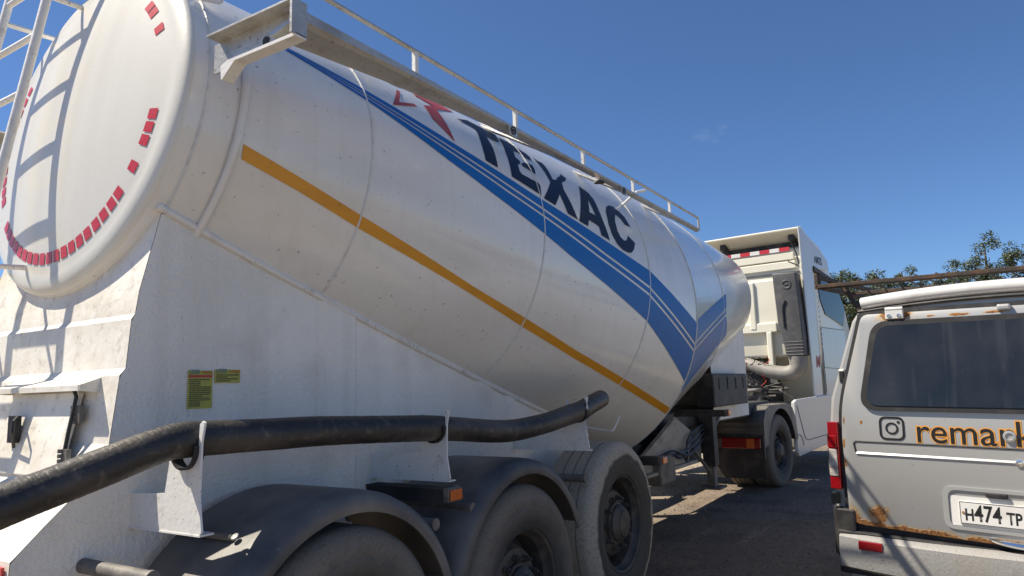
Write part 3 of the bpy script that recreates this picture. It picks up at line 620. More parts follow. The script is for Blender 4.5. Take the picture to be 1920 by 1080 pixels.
part(MB().box(6.2, 11.6, 2.6, 3.6, 1.16, 1.34), 'gooseneck_deck', M_dark, bevel=.01)
part(MB().box(6.0, 8.3, 2.66, 3.54, .74, 1.16), 'gooseneck_web', M_dark, bevel=.01)
part(MB().box(6.35, 6.75, 2.42, 2.60, .72, .98), 'valve_block', M_grime, bevel=.02)
for k in range(4):
    mb = MB(); mb.tube(cat([(6.3+.25*k, 2.45, .95), (6.6+.2*k, 2.40+.02*k, 1.02-.05*k), (7.3, 2.46, .92+.06*k), (8.3, 2.55, 1.12+.03*k), (9.0, 2.7, 1.2)], 6), .012, 6); part(mb, 'air_line', M_ink, smooth=True)
for y in (2.42, 3.62):
    g = part(MB().box(8.02, 8.17, y, y+.14, .72, 1.30), 'landing_leg', M_dark, bevel=.008)
    part(MB().box(8.045, 8.145, y+.025, y+.115, .50, .73), 'inner_leg', M_grime, g, bevel=.005)
    part(MB().box(7.97, 8.24, y-.05, y+.19, .475, .50), 'leg_foot', M_grime, g, bevel=.004)
    mb = MB(); mb.tube([(8.1, y+.07, .62), (7.45, y+.12, 1.05)], .02, 8); mb.tube([(8.17, y+.05, 1.1), (8.5, y+.05, 1.28)], .02, 8); part(mb, 'leg_brace', M_grime, g)
tb = part(MB().box(7.95, 9.40, 2.36, 2.56, 1.37, 1.745), 'tool_box', M_dark, bevel=.015)
for x in (8.15, 8.5, 8.85, 9.2): part(MB().box(x, x+.03, 2.352, 2.36, 1.56, 1.70), 'box_rib', M_dark, tb)
mb = MB(); mb.tube([(4.60, 2.10, 1.335), (4.62, 2.09, 1.34), (4.80, 2.12, 1.42)], .006, 6); mb.tube([(4.60, 2.10, 1.335), (4.61, 2.3, 1.36)], .006, 6); part(mb, 'rope_hook', M_white)
for x0, x1 in ((5.2, 7.3), (7.36, 9.25), (9.5, 11.2)):       # unseen panels added on the far side to keep sun off the ground
    g = part(MB().box(x0, x1, 4.33, 4.37, .28, 1.60), 'sun_blocker', M_grime, bevel=.01)
part(MB().box(5.2, 11.2, 4.20, 4.33, 1.20, 1.26), 'blocker_beam', M_dark)  # beam carrying the added blocking panels
# rear corner sign
part(MB().box(1.070, 1.078, 2.52, 3.0, .95, 1.155), 'rear_marker_board', M_tape)
mb = MB(); mb.revolve([(.045, 0), (.045, .006), (.03, .006), (.03, 0), (.045, 0)], (1.07, 2.62, 1.03), (-1, 0, 0), 24); part(mb, 'marker_ring', M_yellow)
# ------------------------------------------------------------------ tractor unit (local frame: x forward, y left from the right outer side, z up from the ground)
TR = thing('truck_tractor', 'cream white high roof truck tractor coupled in front of the tank trailer', 'truck', (11.04, 2.38, GZ), radians(-6.6))
def tb(name, m, x0, x1, y0, y1, z0, z1, bevel=.01, parent=TR): return MB().box(x0, x1, y0, y1, z0, z1).build(name, m, parent, bevel=bevel)
def mk(mb, name, m, parent=TR, **k): return mb.build(name, m, parent, **k)
# chassis and fifth wheel
for y in (.82, 1.62): tb('frame_rail', M_dark, -.9, 5.2, y-.05, y+.05, .72, .98)
mk(MB().box(-.35, .55, .75, 1.75, 1.0, 1.09), 'fifth_wheel', M_dark, bevel=.02)
mk(MB().box(1.1, 2.1, .35, 2.1, 1.08, 1.12), 'deck_plate', M_grime, bevel=.004)
for k in range(6): mk(MB().box(1.15+k*.15, 1.25+k*.15, .42, 2.0, 1.12, 1.126), 'tread_bar', M_alu)
# wheels: outer pair visible, far side copies
w = make_wheel(TR, M_rubber); w.location = (.13, .0, .525)
w2 = w.copy(); COL.objects.link(w2); w2.location = (.13, .72, .525); w2.rotation_euler = (0, 0, pi)
w2 = w.copy(); COL.objects.link(w2); w2.location = (.13, 2.5, .525); w2.rotation_euler = (0, 0, pi)
w2 = w.copy(); COL.objects.link(w2); w2.location = (4.45, .03, .525)
w2 = w.copy(); COL.objects.link(w2); w2.location = (4.45, 2.47, .525); w2.rotation_euler = (0, 0, pi)
for x in (.13, 4.45): mk(MB().tube([(x, .1, .525), (x, 2.4, .525)], .09, 12), 'axle', M_dark, smooth=True)
# rear mudguards: flat ribbed top, drop to the rear with lamp carrier and mud flap
for y0, side in ((-.02, 1), (1.85, -1)):
    y1 = y0+.67
    prof = [(-.64, .62), (-.62, .98), (-.52, 1.13), (-.36, 1.19), (.5, 1.19), (.66, 1.13), (.78, .98), (.84, .66)]
    mb = MB(); pin = [(x*.985+.002, z-.022) for x, z in prof]
    mb.prism(prof + pin[::-1], lambda a, b: Vector((a, y0, b)), lambda a, b: Vector((a, y1, b)))
    g = mk(mb, 'rear_mudguard', M_fender)
    for k in range(9):
        x = -.33+k*.1; mk(MB().box(x, x+.03, y0+.03, y1-.02, 1.189, 1.199), 'guard_rib', M_fender, g, bevel=.003)
    for z in (.70, .78, .86, .94):
        mk(MB().box(-.650, -.628, y0+.02, y1-.03, z, z+.03), 'guard_rib', M_fender, g, bevel=.003)
    # outer lip arch
    lip = [(.61*cos(radians(a))+.12, .61*sin(radians(a))+.525) for a in range(12, 169, 6)]
    out = [(.84, .66), (.78, .98), (.66, 1.13), (.5, 1.19), (-.36, 1.19), (-.52, 1.13), (-.62, .98), (-.64, .62)]
    mb = MB(); yl = y0 if side > 0 else y1-.012
    mb.prism(out + lip[::-1], lambda a, b: Vector((a, yl-.004, b)), lambda a, b: Vector((a, yl+.012, b))); mk(mb, 'guard_lip', M_fender, g)
    c = tb('lamp_carrier', M_dark, -.66, -.60, y0+.0, y1+.12, .46, .80)
    l = mk(MB().box(-.685, -.66, y0+.04, y0+.68, .605, .755), 'tail_lamp', M_redlens, c, bevel=.012)
    mk(MB().box(-.690, -.662, y0+.13, y0+.24, .612, .748), 'amber_segment', M_orange, l, bevel=.006)
    mk(MB().box(-.688, -.662, y0+.60, y0+.675, .612, .748), 'lamp_end', M_plastic, l, bevel=.006)
    mk(MB().box(-.655, -.645, y0-.0, y1+.1, .19, .46), 'mud_flap', M_dark, c)
# side fairing panels
for y0 in (.0, 2.44):
    mb = MB(); mb.prism([(.88, 1.20), (.86, .95), (.86, .42), (.93, .36), (2.95, .46), (2.95, 1.27), (1.0, 1.235)], lambda a, b: Vector((a, y0, b)), lambda a, b: Vector((a, y0+.06, b)))
    f = mk(mb, 'side_fairing', M_cabside, bevel=.012)
    mb = MB(); mb.tube([(.96, y0-.002, 1.15), (1.25, y0-.002, .62), (1.4, y0-.002, .58), (2.9, y0-.002, .60)], .006, 6); mk(mb, 'fairing_groove', M_plastic, f)
    mb = MB(); mb.tube([(.95+.22*sin(radians(a)), y0-.003, .42+.28*cos(radians(a))) for a in range(-80, 75, 10)], .008, 6); mk(mb, 'scuff_mark', M_alu, f)
tb('fuel_tank', M_alu, 1.0, 2.8, .07, .62, .45, 1.1, .05)
# cab
mb = MB(); sec = [(2.30, 1.95), (2.28, 3.44), (2.36, 3.90), (2.60, 3.97), (3.2, 3.93), (3.68, 3.76), (4.3, 3.45), (4.9, 2.9), (5.2, 2.3), (5.25, .65), (3.2, .65), (3.1, 1.3), (2.9, 1.95)]
mb.prism(sec, lambda a, b: Vector((a, .09, b)), lambda a, b: Vector((a, 2.41, b)))
CAB = mk(mb, 'cab_body', M_cab, bevel=.06, segs=3, smooth=True)
tb('engine_block', M_dark, 2.1, 3.3, .9, 1.6, 1.0, 1.9, .05)
# rear wall pressings
def wall(y0, y1, z0, z1, d, name, m=M_cab, bevel=.02): return mk(MB().box(2.28-d, 2.30, y0, y1, z0, z1), name, m, CAB, bevel=bevel)
wall(.16, 2.34, 3.43, 3.47, .012, 'wall_rib', M_plastic, .003)
wall(.58, 1.95, 2.42, 3.36, .045, 'wall_panel'); wall(.98, 1.10, 2.46, 3.34, .085, 'wall_rib'); wall(.62, 1.9, 2.40, 2.58, .075, 'wall_step')
wall(.22, 2.25, 3.52, 3.66, .03, 'wall_panel', bevel=.012); wall(.24, 2.25, 3.68, 3.82, .03, 'wall_panel', bevel=.012)
wn = wall(1.24, 1.85, 2.90, 3.32, .052, 'rear_window', M_seal, .05); mk(MB().box(2.222, 2.232, 1.28, 1.81, 2.94, 3.28), 'window_pane', M_glass, wn, bevel=.004)
for i, y in enumerate((.30, .48, .66, .84, 1.02, 1.20, 1.38)):
    mk(MB().box(2.238, 2.249, y, y+.175, 3.845, 3.915), 'reflective_strip', M_tape if i % 2 == 0 else M_plate, CAB)
# high roof deflector, open at the back
mb = MB(); mb.prism([(2.15, 4.20), (2.15, 4.24), (2.5, 4.13), (3.2, 4.0), (3.75, 3.78), (3.7, 3.74), (3.1, 3.94), (2.45, 4.08)], lambda a, b: Vector((a, .05, b)), lambda a, b: Vector((a, 2.45, b)))
DEF = mk(mb, 'roof_deflector', M_cab, bevel=.012)
for y in (.045, 2.42):
    ux = 0 if y < 1 else .16
    mb = MB(); mb.prism([(2.04+ux, 4.23), (2.06+ux, 3.5), (2.16+ux, 1.25), (2.62, 1.25), (2.66, 3.52), (3.75, 3.62), (3.66, 3.80), (3.17, 3.95), (2.5, 4.10)], lambda a, b: Vector((a, y, b)), lambda a, b: Vector((a, y+.03, b))); e = mk(mb, 'side_extender', M_cabside, bevel=.01)
tb('deflector_strut', M_dark, 2.55, 2.60, .25, 2.2, 3.9, 4.2, .01, DEF)
for y in (.22, 1.5): tb('deflector_brace', M_dark, 2.28, 2.5, y, y+.10, 4.04, 4.14, .01, DEF)
# door, side window, lettering on the right side
mb = MB(); mb.prism([(2.98, 3.44), (3.08, 3.0), (3.35, 2.74), (4.55, 2.58), (4.75, 2.95), (4.25, 3.38)], lambda a, b: Vector((a, .074, b)), lambda a, b: Vector((a, .09, b))); mk(mb, 'side_window', M_glass, CAB)
mk(MB().box(2.95, 4.6, .079, .09, 1.25, 2.5), 'cab_door', M_cabside, CAB, bevel=.01)
me = text_mesh('AMTS', .19, .004, .001); text_obj('cab_lettering', me, M_ink, CAB, Matrix.Translation((2.80, .042, 3.66)) @ Matrix.Rotation(pi/2, 4, 'X'))
mb = MB(); mb.prism([(2.68, 3.50), (4.3, 3.36), (4.3, 3.42), (2.68, 3.58)], lambda a, b: Vector((a, .025, b)), lambda a, b: Vector((a, .09, b))); mk(mb, 'rain_guard', M_dark, CAB)
for k in range(14): mk(MB().box(2.80, 2.83, .035, .045, 2.1+k*.09, 2.15+k*.09), 'extender_tooth', M_plate, CAB)
me = text_mesh('M', .3, .002, .001, shear=.2); text_obj('side_emblem', me, M_pred, CAB, Matrix.Translation((2.35, .040, 1.75)) @ Matrix.Rotation(pi/2, 4, 'X'))
mk(MB().box(2.66, 2.70, .060, .09, 1.3, 3.5), 'joint_gap', M_ink, CAB)
mb = MB(); mb.tube([(2.97, .076, 1.3), (2.97, .076, 2.48), (4.55, .076, 2.5)], .006, 5); mb.tube([(3.0, .076, 1.75), (4.55, .076, 1.72)], .005, 5); mk(mb, 'door_seam', M_ink, CAB)
# intake stack with elbow
mb = MB(); mb.prism([(.13, 3.40), (.54, 3.42), (.53, 3.30), (.50, 2.50), (.44, 2.28), (.40, 1.95), (.10, 1.95), (.09, 2.3), (.12, 3.2)], lambda a, b: Vector((1.90, a, b)), lambda a, b: Vector((2.20, a, b)))
ST = mk(mb, 'intake_stack', M_plastic, bevel=.025, segs=3, smooth=True)
mb = MB(); mb.tube([(1.893, .335, 2.92), (1.893, .375, 2.85), (1.893, .39, 2.74), (1.893, .385, 2.45)], .018, 8); mk(mb, 'stack_slot', M_ink, ST)
mb = MB(); mb.tube([(1.896, .30+.075*cos(radians(a)), 3.20+.07*sin(radians(a))) for a in range(20, 330, 20)], .009, 6); mb.box(1.89, 1.90, .26, .34, 3.19, 3.205); mk(mb, 'stack_emblem', M_plastic, ST)
for k in range(5): mk(MB().box(1.895, 2.205, .095, .405, 1.96+k*.055, 1.985+k*.055), 'bellows_ring', M_plastic, ST, bevel=.01)
mb = MB(); mb.tube(cat([(2.05, .25, 1.95), (2.05, .27, 1.75), (2.05, .45, 1.66), (2.05, .8, 1.72), (2.08, 1.1, 1.84), (2.15, 1.35, 1.9)], 8), .13, 16, rfun=lambda t: .155-.06*t); mk(mb, 'intake_elbow', M_elbow, ST, smooth=True)
# air lines and coils behind the cab
for i in range(5):
    y = .75+i*.13; mb = MB(); mb.tube([(2.0+.04*sin(t*.9), y+.035*cos(t*.9)+t*.006, 1.98-t*.026) for t in range(30)], .007, 6); mk(mb, 'air_coil', M_ink if i % 3 else M_pred)
for i in range(9):
    p = [Vector((random.uniform(1.3, 2.2), random.uniform(.3, 1.6), random.uniform(1.15, 1.5))) for _ in range(4)]
    mb = MB(); mb.tube(cat(p, 6), random.uniform(.012, .03), 8); mk(mb, 'air_hose', random.choice((M_ink, M_dark, M_grime, M_alu)), smooth=True)
tb('battery_box', M_plastic, 1.5, 2.0, .75, 1.25, 1.13, 1.42, .02); tb('air_tank', M_grime, 1.2, 1.5, 1.0, 1.7, 1.13, 1.35, .05)
for y in (.72, 1.7): tb('cab_support', M_cab, 2.2, 2.34, y, y+.10, 1.5, 2.42, .02)
mb = MB(); mb.tube([(2.05, .2, 3.95), (2.06, .13, 3.75), (2.05, .10, 3.55)], .012, 6); mb.tube([(2.05, .28, 3.62), (2.05, .10, 3.52)], .012, 6); mk(mb, 'cable_clip', M_ink)

# ------------------------------------------------------------------ silver van
hv = radians(-11); uv = Vector((cos(hv), sin(hv), 0)); vv = Vector((-sin(hv), cos(hv), 0))
d0 = fw + r2*((1792-960)/1333) - u2*((962-540)/1333)
pl = Vector((0, 0, 1.65)) + d0*3.6                   # left end of the number plate
vc = pl - vv*.26; vc.z = GZ
VAN = thing('silver_van', 'worn silver van with rusty tailgate, dark rear window and roof rack', 'van', vc, hv)
VAN.rotation_euler = (radians(1.4), 0, hv)
def vb(name, m, x0, x1, y0, y1, z0, z1, bevel=.006, parent=None): return MB().box(x0, x1, y0, y1, z0, z1).build(name, m, parent or VAN, bevel=bevel)
half = [(0, .42), (.84, .42), (.885, .60), (.90, .95), (.905, 1.22), (.885, 1.42), (.755, 1.86), (.71, 1.925), (.58, 1.965), (.3, 1.995), (0, 2.0)]
ring = half + [(-y, z) for y, z in half[-2:0:-1]]
mb = MB(); st = [(.035, .965), (.05, .985), (.11, 1.0), (2.6, 1.0), (3.6, 1.0), (4.3, .97), (4.75, .80)]
n = len(ring)
for x, sc in st:
    for y, z in ring: mb.v.append((x + (.10*max(0, z-1.35) if x < 1 else -.5*max(0, z-1.1) if x > 4 else 0), y*sc, 1.0+(z-1.0)*(1-(1-sc)*.5)))
for i in range(len(st)-1):
    for k in range(n): mb.f.append((i*n+k, i*n+(k+1) % n, (i+1)*n+(k+1) % n, (i+1)*n+k))
mb.f += [tuple(range(n))[::-1], tuple(range((len(st)-1)*n, len(st)*n))]
BODY = mb.build('van_body', M_van, VAN, smooth=True, angle=30)
def RX(z): return .10*max(0, z-1.35)                  # rear face leans forward above the belt
# tailgate: outer panel slightly proud, with seal strip round it
def rounded(pts, r, n=5):
    out = []; N = len(pts)
    for i in range(N):
        p0, p1, p2 = Vector(pts[i-1]), Vector(pts[i]), Vector(pts[(i+1) % N]); rr = r[i] if isinstance(r, list) else r
        a = (p0-p1).normalized(); b = (p2-p1).normalized()
        for k in range(n+1):
            t = k/n; q = p1 + a*rr*(1-t)**2 + b*rr*t**2; out.append((q.x, q.y))
    return out
def plate_sub(poly, x0, x1, nz=14):
    """prism in the rear face following its lean, cut into horizontal bands"""
    bm = bmesh.new(); vs = [bm.verts.new((0, y, z)) for y, z in poly]; bm.faces.new(vs)
    bmesh.ops.triangulate(bm, faces=bm.faces[:])
    for i in range(1, 5):
        z = 1.35 if i == 1 else 1.35+i*.12
        bmesh.ops.bisect_plane(bm, geom=bm.verts[:]+bm.edges[:]+bm.faces[:], plane_co=(0, 0, z), plane_no=(0, 0, 1))
    r = bmesh.ops.extrude_face_region(bm, geom=bm.faces[:])
    new = set(g for g in r['geom'] if isinstance(g, bmesh.types.BMVert))
    for v in bm.verts: v.co.x = RX(v.co.z) + (x0 if v in new else x1)
    m = MB(); idx = {v: i for i, v in enumerate(bm.verts)}; m.v = [tuple(v.co) for v in bm.verts]; m.f = [tuple(idx[v] for v in f.verts) for f in bm.faces]; bm.free(); return m
gate = rounded([(.79, .74), (.805, 1.2), (.795, 1.40), (.675, 1.885), (-.675, 1.885), (-.795, 1.40), (-.805, 1.2), (-.79, .70)], [.07, .03, .1, .04, .04, .1, .03, .07])
GATE = plate_sub(gate, -.012, .05).build('tailgate', M_gate, VAN, bevel=.006, smooth=True)
big = rounded([(.815, .70), (.83, 1.2), (.82, 1.40), (.697, 1.91), (-.697, 1.91), (-.82, 1.40), (-.83, 1.2), (-.815, .66)], [.07, .03, .1, .04, .04, .1, .03, .07])
plate_sub(big, .012, .04).build('gate_seal', M_seal, VAN)
win = rounded([(.705, 1.355), (.62, 1.845), (-.62, 1.845), (-.705, 1.355)], [.10, .09, .09, .10], 8)
inn = rounded([(.670, 1.382), (.59, 1.817), (-.59, 1.817), (-.670, 1.382)], [.08, .07, .07, .08], 8)
WS = plate_sub(win, -.026, .0).build('window_rubber', M_seal, GATE, bevel=.006)
plate_sub(inn, -.030, -.02).build('rear_glass', M_dglass, GATE)
# pressed lines
mb = MB(); mb.tube([(-.012, .735, 1.12), (-.012, .745, 1.175), (-.012, .735, 1.185), (-.012, -.735, 1.185)], .005, 6); mb.build('pressed_groove', M_seal, GATE)
mb = MB(); mb.prism([(-.012, 1.116), (-.019, 1.119), (-.012, 1.129)], lambda a, b: Vector((a, .735, b)), lambda a, b: Vector((a, -.735, b))); mb.build('pressed_ridge', M_van, GATE)
# hinges, washer cap, lock, stop
for y in (.50, -.50):
    mb = MB(); mb.box(RX(1.86)-.035, RX(1.86)-.005, y-.045, y+.045, 1.85, 1.90); mb.tube([(RX(1.9)-.03, y-.045, 1.905), (RX(1.9)-.03, y+.045, 1.905)], .012, 8); h = mb.build('gate_hinge', M_vanroof, GATE, bevel=.004)
    for q in (-.024, .024):
        mb = MB(); mb.revolve([(.011, 0), (.010, .006), (0, .009)], (RX(1.87)-.034, y+q, 1.868), (-1, 0, 0), 12); mb.build('hinge_screw', M_chrome, h, smooth=True)
vb('wiper_stop', M_van, RX(1.87)-.035, RX(1.87)-.008, -.03, .03, 1.862, 1.895, .01, GATE)
mb = MB(); mb.revolve([(.028, 0), (.027, .012), (.017, .014), (.015, .008), (0, .008)], (-.012, .02, 1.245), (-1, 0, 0), 20); mb.build('washer_cap', M_van, GATE, smooth=True)
mb = MB(); mb.revolve([(.018, 0), (.017, .007), (.010, .008), (.009, .004), (0, .004)], (-.012, -.01, 1.118), (-1, 0, 0), 20); mb.build('gate_lock', M_chrome, GATE, smooth=True)
# emblem: rounded square, ring and dot
def rsq(s, r): return rounded([(-s, -s), (s, -s), (s, s), (-s, s)], r, 8)
def flat(outer, inner, y, z, name, m, x=-.0145):
    o = [Vector((a, b, 0)) for a, b in outer]; i = [Vector((a, b, 0)) for a, b in inner] if inner else []
    tr = tessellate_polygon([o, i] if inner else [o]); mb = MB(); mb.v = [(x, y-p.x, z+p.y) for p in o+i]; mb.f = [tuple(t) for t in tr]
    return mb.build(name, m, GATE)
circ = lambda r, n=28: [(r*cos(2*pi*k/n), r*sin(2*pi*k/n)) for k in range(n)]
flat(rsq(.0625, .036), rsq(.0515, .026), .545, 1.262, 'emblem_outline', M_ink); flat(circ(.032), circ(.0225), .545, 1.262, 'emblem_ring', M_ink)
flat([(a-.0335+.067, b+.034) for a, b in circ(.0075, 14)], None, .545, 1.262, 'emblem_dot', M_ink)
Mt = Matrix(((0, 0, -1, 0), (-1, 0, 0, 0), (0, 1, 0, 0), (0, 0, 0, 1)))
for off, m, x in ((.0060, M_orangeink, -.0135), (.0003, M_ink, -.0150)):
    me = text_mesh('remark', .176, off, 0); text_obj('van_lettering', me, m, GATE, Matrix.Translation((x, .436, 1.197)) @ Mt)
# recessed number plate
rec = rounded([(.33, .775), (.33, .985), (-.33, .985), (-.33, .775)], .05, 6); rin = rounded([(.305, .790), (.305, .968), (-.305, .968), (-.305, .790)], .04, 6)
tr = tessellate_polygon([[Vector((a, b, 0)) for a, b in rec], [Vector((a, b, 0)) for a, b in rin]])
mb = MB(); mb.v = [(-.020, a, b) for a, b in rec+rin]; mb.f = [tuple(t) for t in tr]; k0 = len(rec); kk = len(rin)
mb.v += [(-.011, a, b) for a, b in rec] + [(-.013, a, b) for a, b in rin]
N1 = k0+kk
mb.f += [(i, (i+1) % k0, N1+(i+1) % k0, N1+i) for i in range(k0)] + [(k0+i, k0+(i+1) % kk, N1+k0+(i+1) % kk, N1+k0+i) for i in range(kk)]
REC = mb.build('plate_surround', M_van, GATE)
vb('plate_backing', M_plate, -.0135, -.0128, -.30, .30, .795, .94, 0, GATE)
vb('plate_lamp', M_seal, -.03, -.013, .05, .14, .945, .967, .004, GATE)
NP = vb('number_plate', M_plate, -.021, -.0155, -.26, .26, .805, .917, .002, GATE)
def border(w, h, t): return [(-w, -h), (w, -h), (w, h), (-w, h)], [(-w+t, -h+t), (w-t, -h+t), (w-t, h-t), (-w+t, h-t)]
o_, i_ = border(.257, .053, .003); q = flat(o_, i_, 0, .861, 'plate_border', M_ink, -.0214); q.parent = NP
for txt, x, size in (('H', .237, .080), ('474', .196, .110), ('TP', .062, .080)):
    me = text_mesh(txt, size, .0020, 0, sx=.70); q = text_obj('plate_character', me, M_ink, NP, Matrix.Translation((-.0216, x, .826)) @ Mt)
mb = MB(); mb.revolve([(.007, 0), (.006, .003), (0, .004)], (-.021, .243, .861), (-1, 0, 0), 10); mb.build('plate_screw', M_rust, NP)
# gate handle
mb = MB(); mb.tube(cat([(-.015, .14, .745), (-.032, .09, .738), (-.038, 0, .732), (-.032, -.09, .738), (-.015, -.14, .745)], 6), .010, 8, rfun=lambda t: .006+.010*sin(pi*t)); mb.box(-.045, -.02, -.035, -.01, .69, .735); mb.build('gate_handle', M_chrome, GATE, smooth=True)
# lamps, side vents, bumper
for sy in (1, -1):
    t = MB(); Y = lambda a: sy*a
    def seg(z0, z1, m, nm, par):
        mb = MB(); mb.prism([(-.012, .828), (-.006, .885), (.05, .905), (.14, .908), (.14, .828)], lambda a, b: Vector((a, Y(b), z0)), lambda a, b: Vector((a, Y(b), z1))); return mb.build(nm, m, par, bevel=.004)
    TL = seg(.915, 1.285, M_redlens, 'tail_lamp', VAN)
    for z0, z1, m in ((1.14, 1.21, M_redlens), (1.03, 1.135, M_clear), (.985, 1.028, M_clear)):
        mb = MB(); mb.prism([(-.016, .838), (-.010, .883), (.05, .910), (.05, .838)], lambda a, b: Vector((a, Y(b), z0)), lambda a, b: Vector((a, Y(b), z1))); mb.build('lamp_segment', m, TL, bevel=.004)
    v = vb('vent_frame', M_van, .030+RX(1.55), .10+RX(1.55), min(Y(.785), Y(.828)), max(Y(.785), Y(.828)), 1.50, 1.585, .012); vb('vent_grille', M_seal, .026+RX(1.55), .05+RX(1.55), min(Y(.792), Y(.820)), max(Y(.792), Y(.820)), 1.512, 1.573, .006, v)
    mb = MB(); mb.prism([(-.02, .76), (-.01, .865), (.05, .90), (.35, .91), (.35, .86), (.06, .84), (.03, .76)], lambda a, b: Vector((a, Y(b), .55)), lambda a, b: Vector((a, Y(b), .815))); mb.build('bumper_corner', M_seal, VAN, bevel=.012)
    vb('corner_insert', M_glass, -.02, .02, min(Y(.845), Y(.885)), max(Y(.845), Y(.885)), .835, .895, .004)
mb = MB(); ys = [.80-.08*i for i in range(21)]
sect = [(-.02, .70), (-.055, .695), (-.085, .675), (-.092, .60), (-.085, .52), (-.05, .50), (.05, .50)]
for y in ys:
    k = (y/.8)**2
    for x, z in sect: mb.v.append((x+.05*k, y*1.06, z - .012*sin(y*3)))
ns = len(sect); mb.f = [(i*ns+j, i*ns+j+1, (i+1)*ns+j+1, (i+1)*ns+j) for i in range(20) for j in range(ns-1)]
BUM = mb.build('rear_bumper', M_bumper, VAN, smooth=True, angle=50)
vb('bumper_core', M_seal, -.02, .25, -.86, .86, .47, .70, .01)
for sy in (1, -1): vb('bumper_reflector', M_redlens, -.068, -.03, min(sy*.62, sy*.74), max(sy*.62, sy*.74), .615, .66, .004, BUM)
# gutters, roof rack
for sy in (1, -1):
    mb = MB(); mb.tube([(x+RX(1.9), sy*.70, 1.885) for x in (.03, 1, 2.5, 3.6)], .012, 6); mb.build('roof_gutter', M_seal, VAN)
mb = MB(); mb.tube([(RX(1.93)+.015, .70-.05*i, 1.905+.035*(1-((.70-.05*i)/.70)**2)) for i in range(29)], .010, 6); mb.build('roof_seal', M_seal, VAN, smooth=True)
mb = MB(); mb.tube([(RX(1.95)+.028, .68-.04*i, 1.948+.042*(1-((.68-.04*i)/.70)**2)) for i in range(35)], .036, 12); mb.build('roof_cap', M_vanroof, VAN, smooth=True)
RK = None
def rk(mb, nm='rack_bar'):
    global RK
    o = mb.build(nm, M_rack, RK or VAN, bevel=.003)
    if RK is None: RK = o
    return o
def bar(a, b, r=.0125):
    a, b = Vector(a), Vector(b); d = b-a; q = d.to_track_quat('X', 'Z').to_matrix().to_4x4(); rk(MB().box(0, d.length, -r, r, -r, r, Matrix.Translation(a) @ q))
bar((.10, .935, 2.075), (.10, -.935, 2.075), .011); bar((.10, .93, 2.135), (3.0, .93, 2.135)); bar((.10, -.93, 2.135), (3.0, -.93, 2.135))
bar((.10, .93, 2.06), (.10, .93, 2.15), .011); bar((.10, -.93, 2.06), (.10, -.93, 2.15), .011)
for i in range(6):
    x = .1+.5*i; bar((x+.02, .93, 2.07), (x+.02, -.93, 2.07), .011)
    for sy in (1, -1): bar((x+.03, sy*.93, 2.07), (x+.03, sy*.93, 2.135), .012)
for sy in (1, -1):
    bar((.10, sy*.93, 2.075), (3.0, sy*.93, 2.075))
    for x in (.16, 1.4, 2.6): bar((x, sy*.70, 1.89), (x, sy*.80, 2.075), .011)
for y in [-.8+.1*i for i in range(17)]: mb = MB(); mb.tube([(.10, y, 2.09), (2.95, y, 2.09)], .006, 5); rk(mb, 'rack_wire')
# van wheels and side glass
for x in (.95, 3.75):
    for sy in (1, -1):
        mb = MB(); mb.revolve([(.20, .02), (.24, 0), (.30, .0), (.325, .03), (.325, .17), (.30, .20), (.2, .2)], (x, sy*.87, .325), (0, -sy, 0), 40); wv = mb.build('wheel', M_rubber, VAN, smooth=True)
        mb = MB(); mb.revolve([(.205, .01), (.19, .04), (.1, .05), (.0, .03)], (x, sy*.87, .325), (0, -sy, 0), 32); mb.build('rim', M_rim, wv, smooth=True)
for sy in (1, -1):
    mb = MB(); mb.prism([(.9, 1.40), (3.3, 1.40), (3.1, 1.78), (1.0, 1.78)], lambda a, b: Vector((a, sy*(.865-(b-1.4)*.33), b)), lambda a, b: Vector((a, sy*(.872-(b-1.4)*.33), b))); mb.build('side_glass', M_glass, VAN)

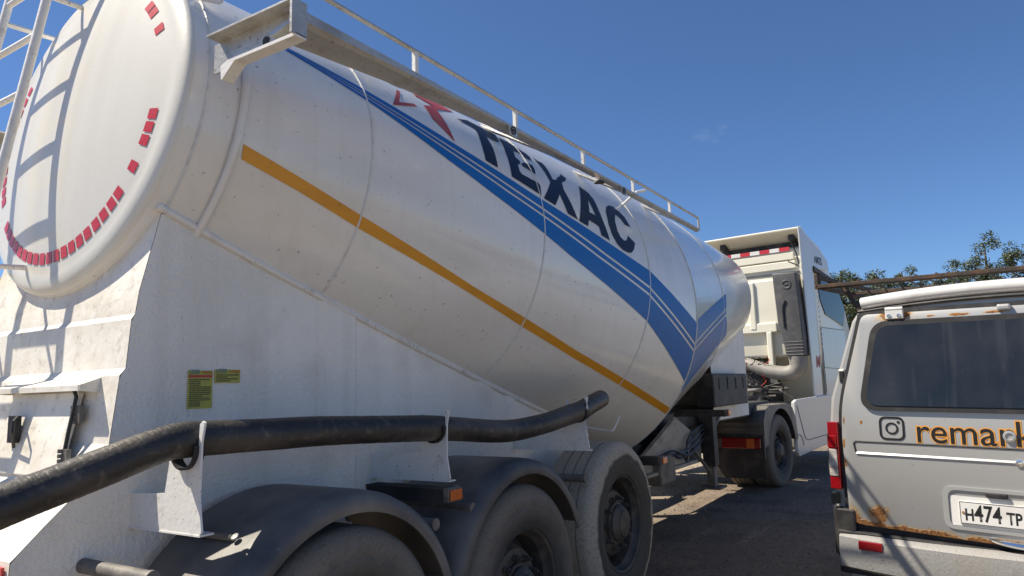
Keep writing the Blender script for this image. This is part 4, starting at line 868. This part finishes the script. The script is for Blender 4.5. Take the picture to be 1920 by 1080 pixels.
# ------------------------------------------------------------------ trees beyond the yard
def tree(x, y, h, r, label, dark=0):
    t = thing('tree', label, 'tree', (x, y, GZ), 0, 'trees beyond the yard')
    mb = MB(); mb.tube([(0, 0, 0), (.1, .05, h*.3), (0, .1, h*.6), (.1, 0, h*.9)], .2, 8, rfun=lambda q: h*.022*(1-q*.8))
    for i in range(9):
        z = h*random.uniform(.3, .75); a = random.random()*6.28; l = r*random.uniform(.5, .9)
        mb.tube([(0, 0, z), (l*.5*cos(a), l*.5*sin(a), z+l*.3), (l*cos(a), l*sin(a), z+l*.65)], .05, 5, rfun=lambda q: h*.008*(1-q*.7))
    mb.build('trunk', M_bark, t, smooth=True)
    mb = MB(); cl = []
    for i in range(80):
        u = random.uniform(-1, 1); a = random.random()*6.28; q = random.random()**.45
        rr = r*q*sqrt(1-u*u)*(1.05-.35*max(0, u)); cl.append((Vector((rr*cos(a), rr*sin(a), h*.60+u*q*h*.37)), random.uniform(.14, .30)*r))
    for c, cr in cl:
        for k in range(230):
            d = Vector((random.gauss(0, 1), random.gauss(0, 1), random.gauss(0, 1))).normalized()*cr*random.uniform(.4, 1.1)
            p = c+d; s = random.uniform(.035, .07)*h/9; n = Vector((random.gauss(0, 1), random.gauss(0, 1), random.gauss(.6, 1))).normalized()
            e = n.orthogonal().normalized(); g = n.cross(e); mb.add([p+e*s, p+g*s*.7, p-e*s, p-g*s*.7], [(0, 1, 2, 3)])
    mb.build('crown', M_leaf, t)
TREES = [(60, 7.3, 10.9, 2.2, 'bushy tree just right of the truck cab roof'), (60, 5.1, 10.3, 2.0, 'low round tree second to the right of the truck cab'),
 (61, 3.2, 10.5, 1.8, 'small dark tree between truck cab and van roof middle'), (62, 1.2, 9.6, 2.2, 'short tree behind the middle of the van roof rack'),
 (62, -.7, 10.2, 2.2, 'tree half hidden behind the rack left of the tallest tree'), (58, -2.1, 11.3, 2.2, 'tallest leafy tree above the van roof rack'),
 (58, -4.6, 11.2, 2.4, 'leafy tree at the right edge of the picture'), (64, 9.9, 11.0, 2.2, 'tree mostly hidden behind the truck cab')]
for a in TREES: tree(*a)

# ------------------------------------------------------------------ a fly in the air in front of the lens
pf = Vector((0, 0, 1.65)) + (fw + r2*((1124-960)/1333) - u2*((343-540)/1333))*.75
FLY = thing('flying_insect', 'small dark fly in mid air in front of the letter A', 'insect', pf)
mb = MB(); mb.tube([(-.006, 0, 0), (-.004, 0, .0006), (0, 0, .001), (.004, 0, .0006), (.006, 0, 0)], .002, 10, rfun=lambda t: .0004+.0019*sin(pi*min(1, t*1.02))**.6); o = mb.build('insect_body', M_ink, FLY, smooth=True); o.rotation_euler = (0, 0, radians(-58))
for s in (1, -1):
    mb = MB(); mb.add([(0, 0, .002), (-.004, s*.003, .006), (-.006, s*.006, .0085), (-.003, s*.007, .0085), (0, s*.003, .005)], [(0, 1, 2, 3, 4)]); o = mb.build('insect_wing', M_clear, FLY); o.rotation_euler = (0, 0, radians(-58))
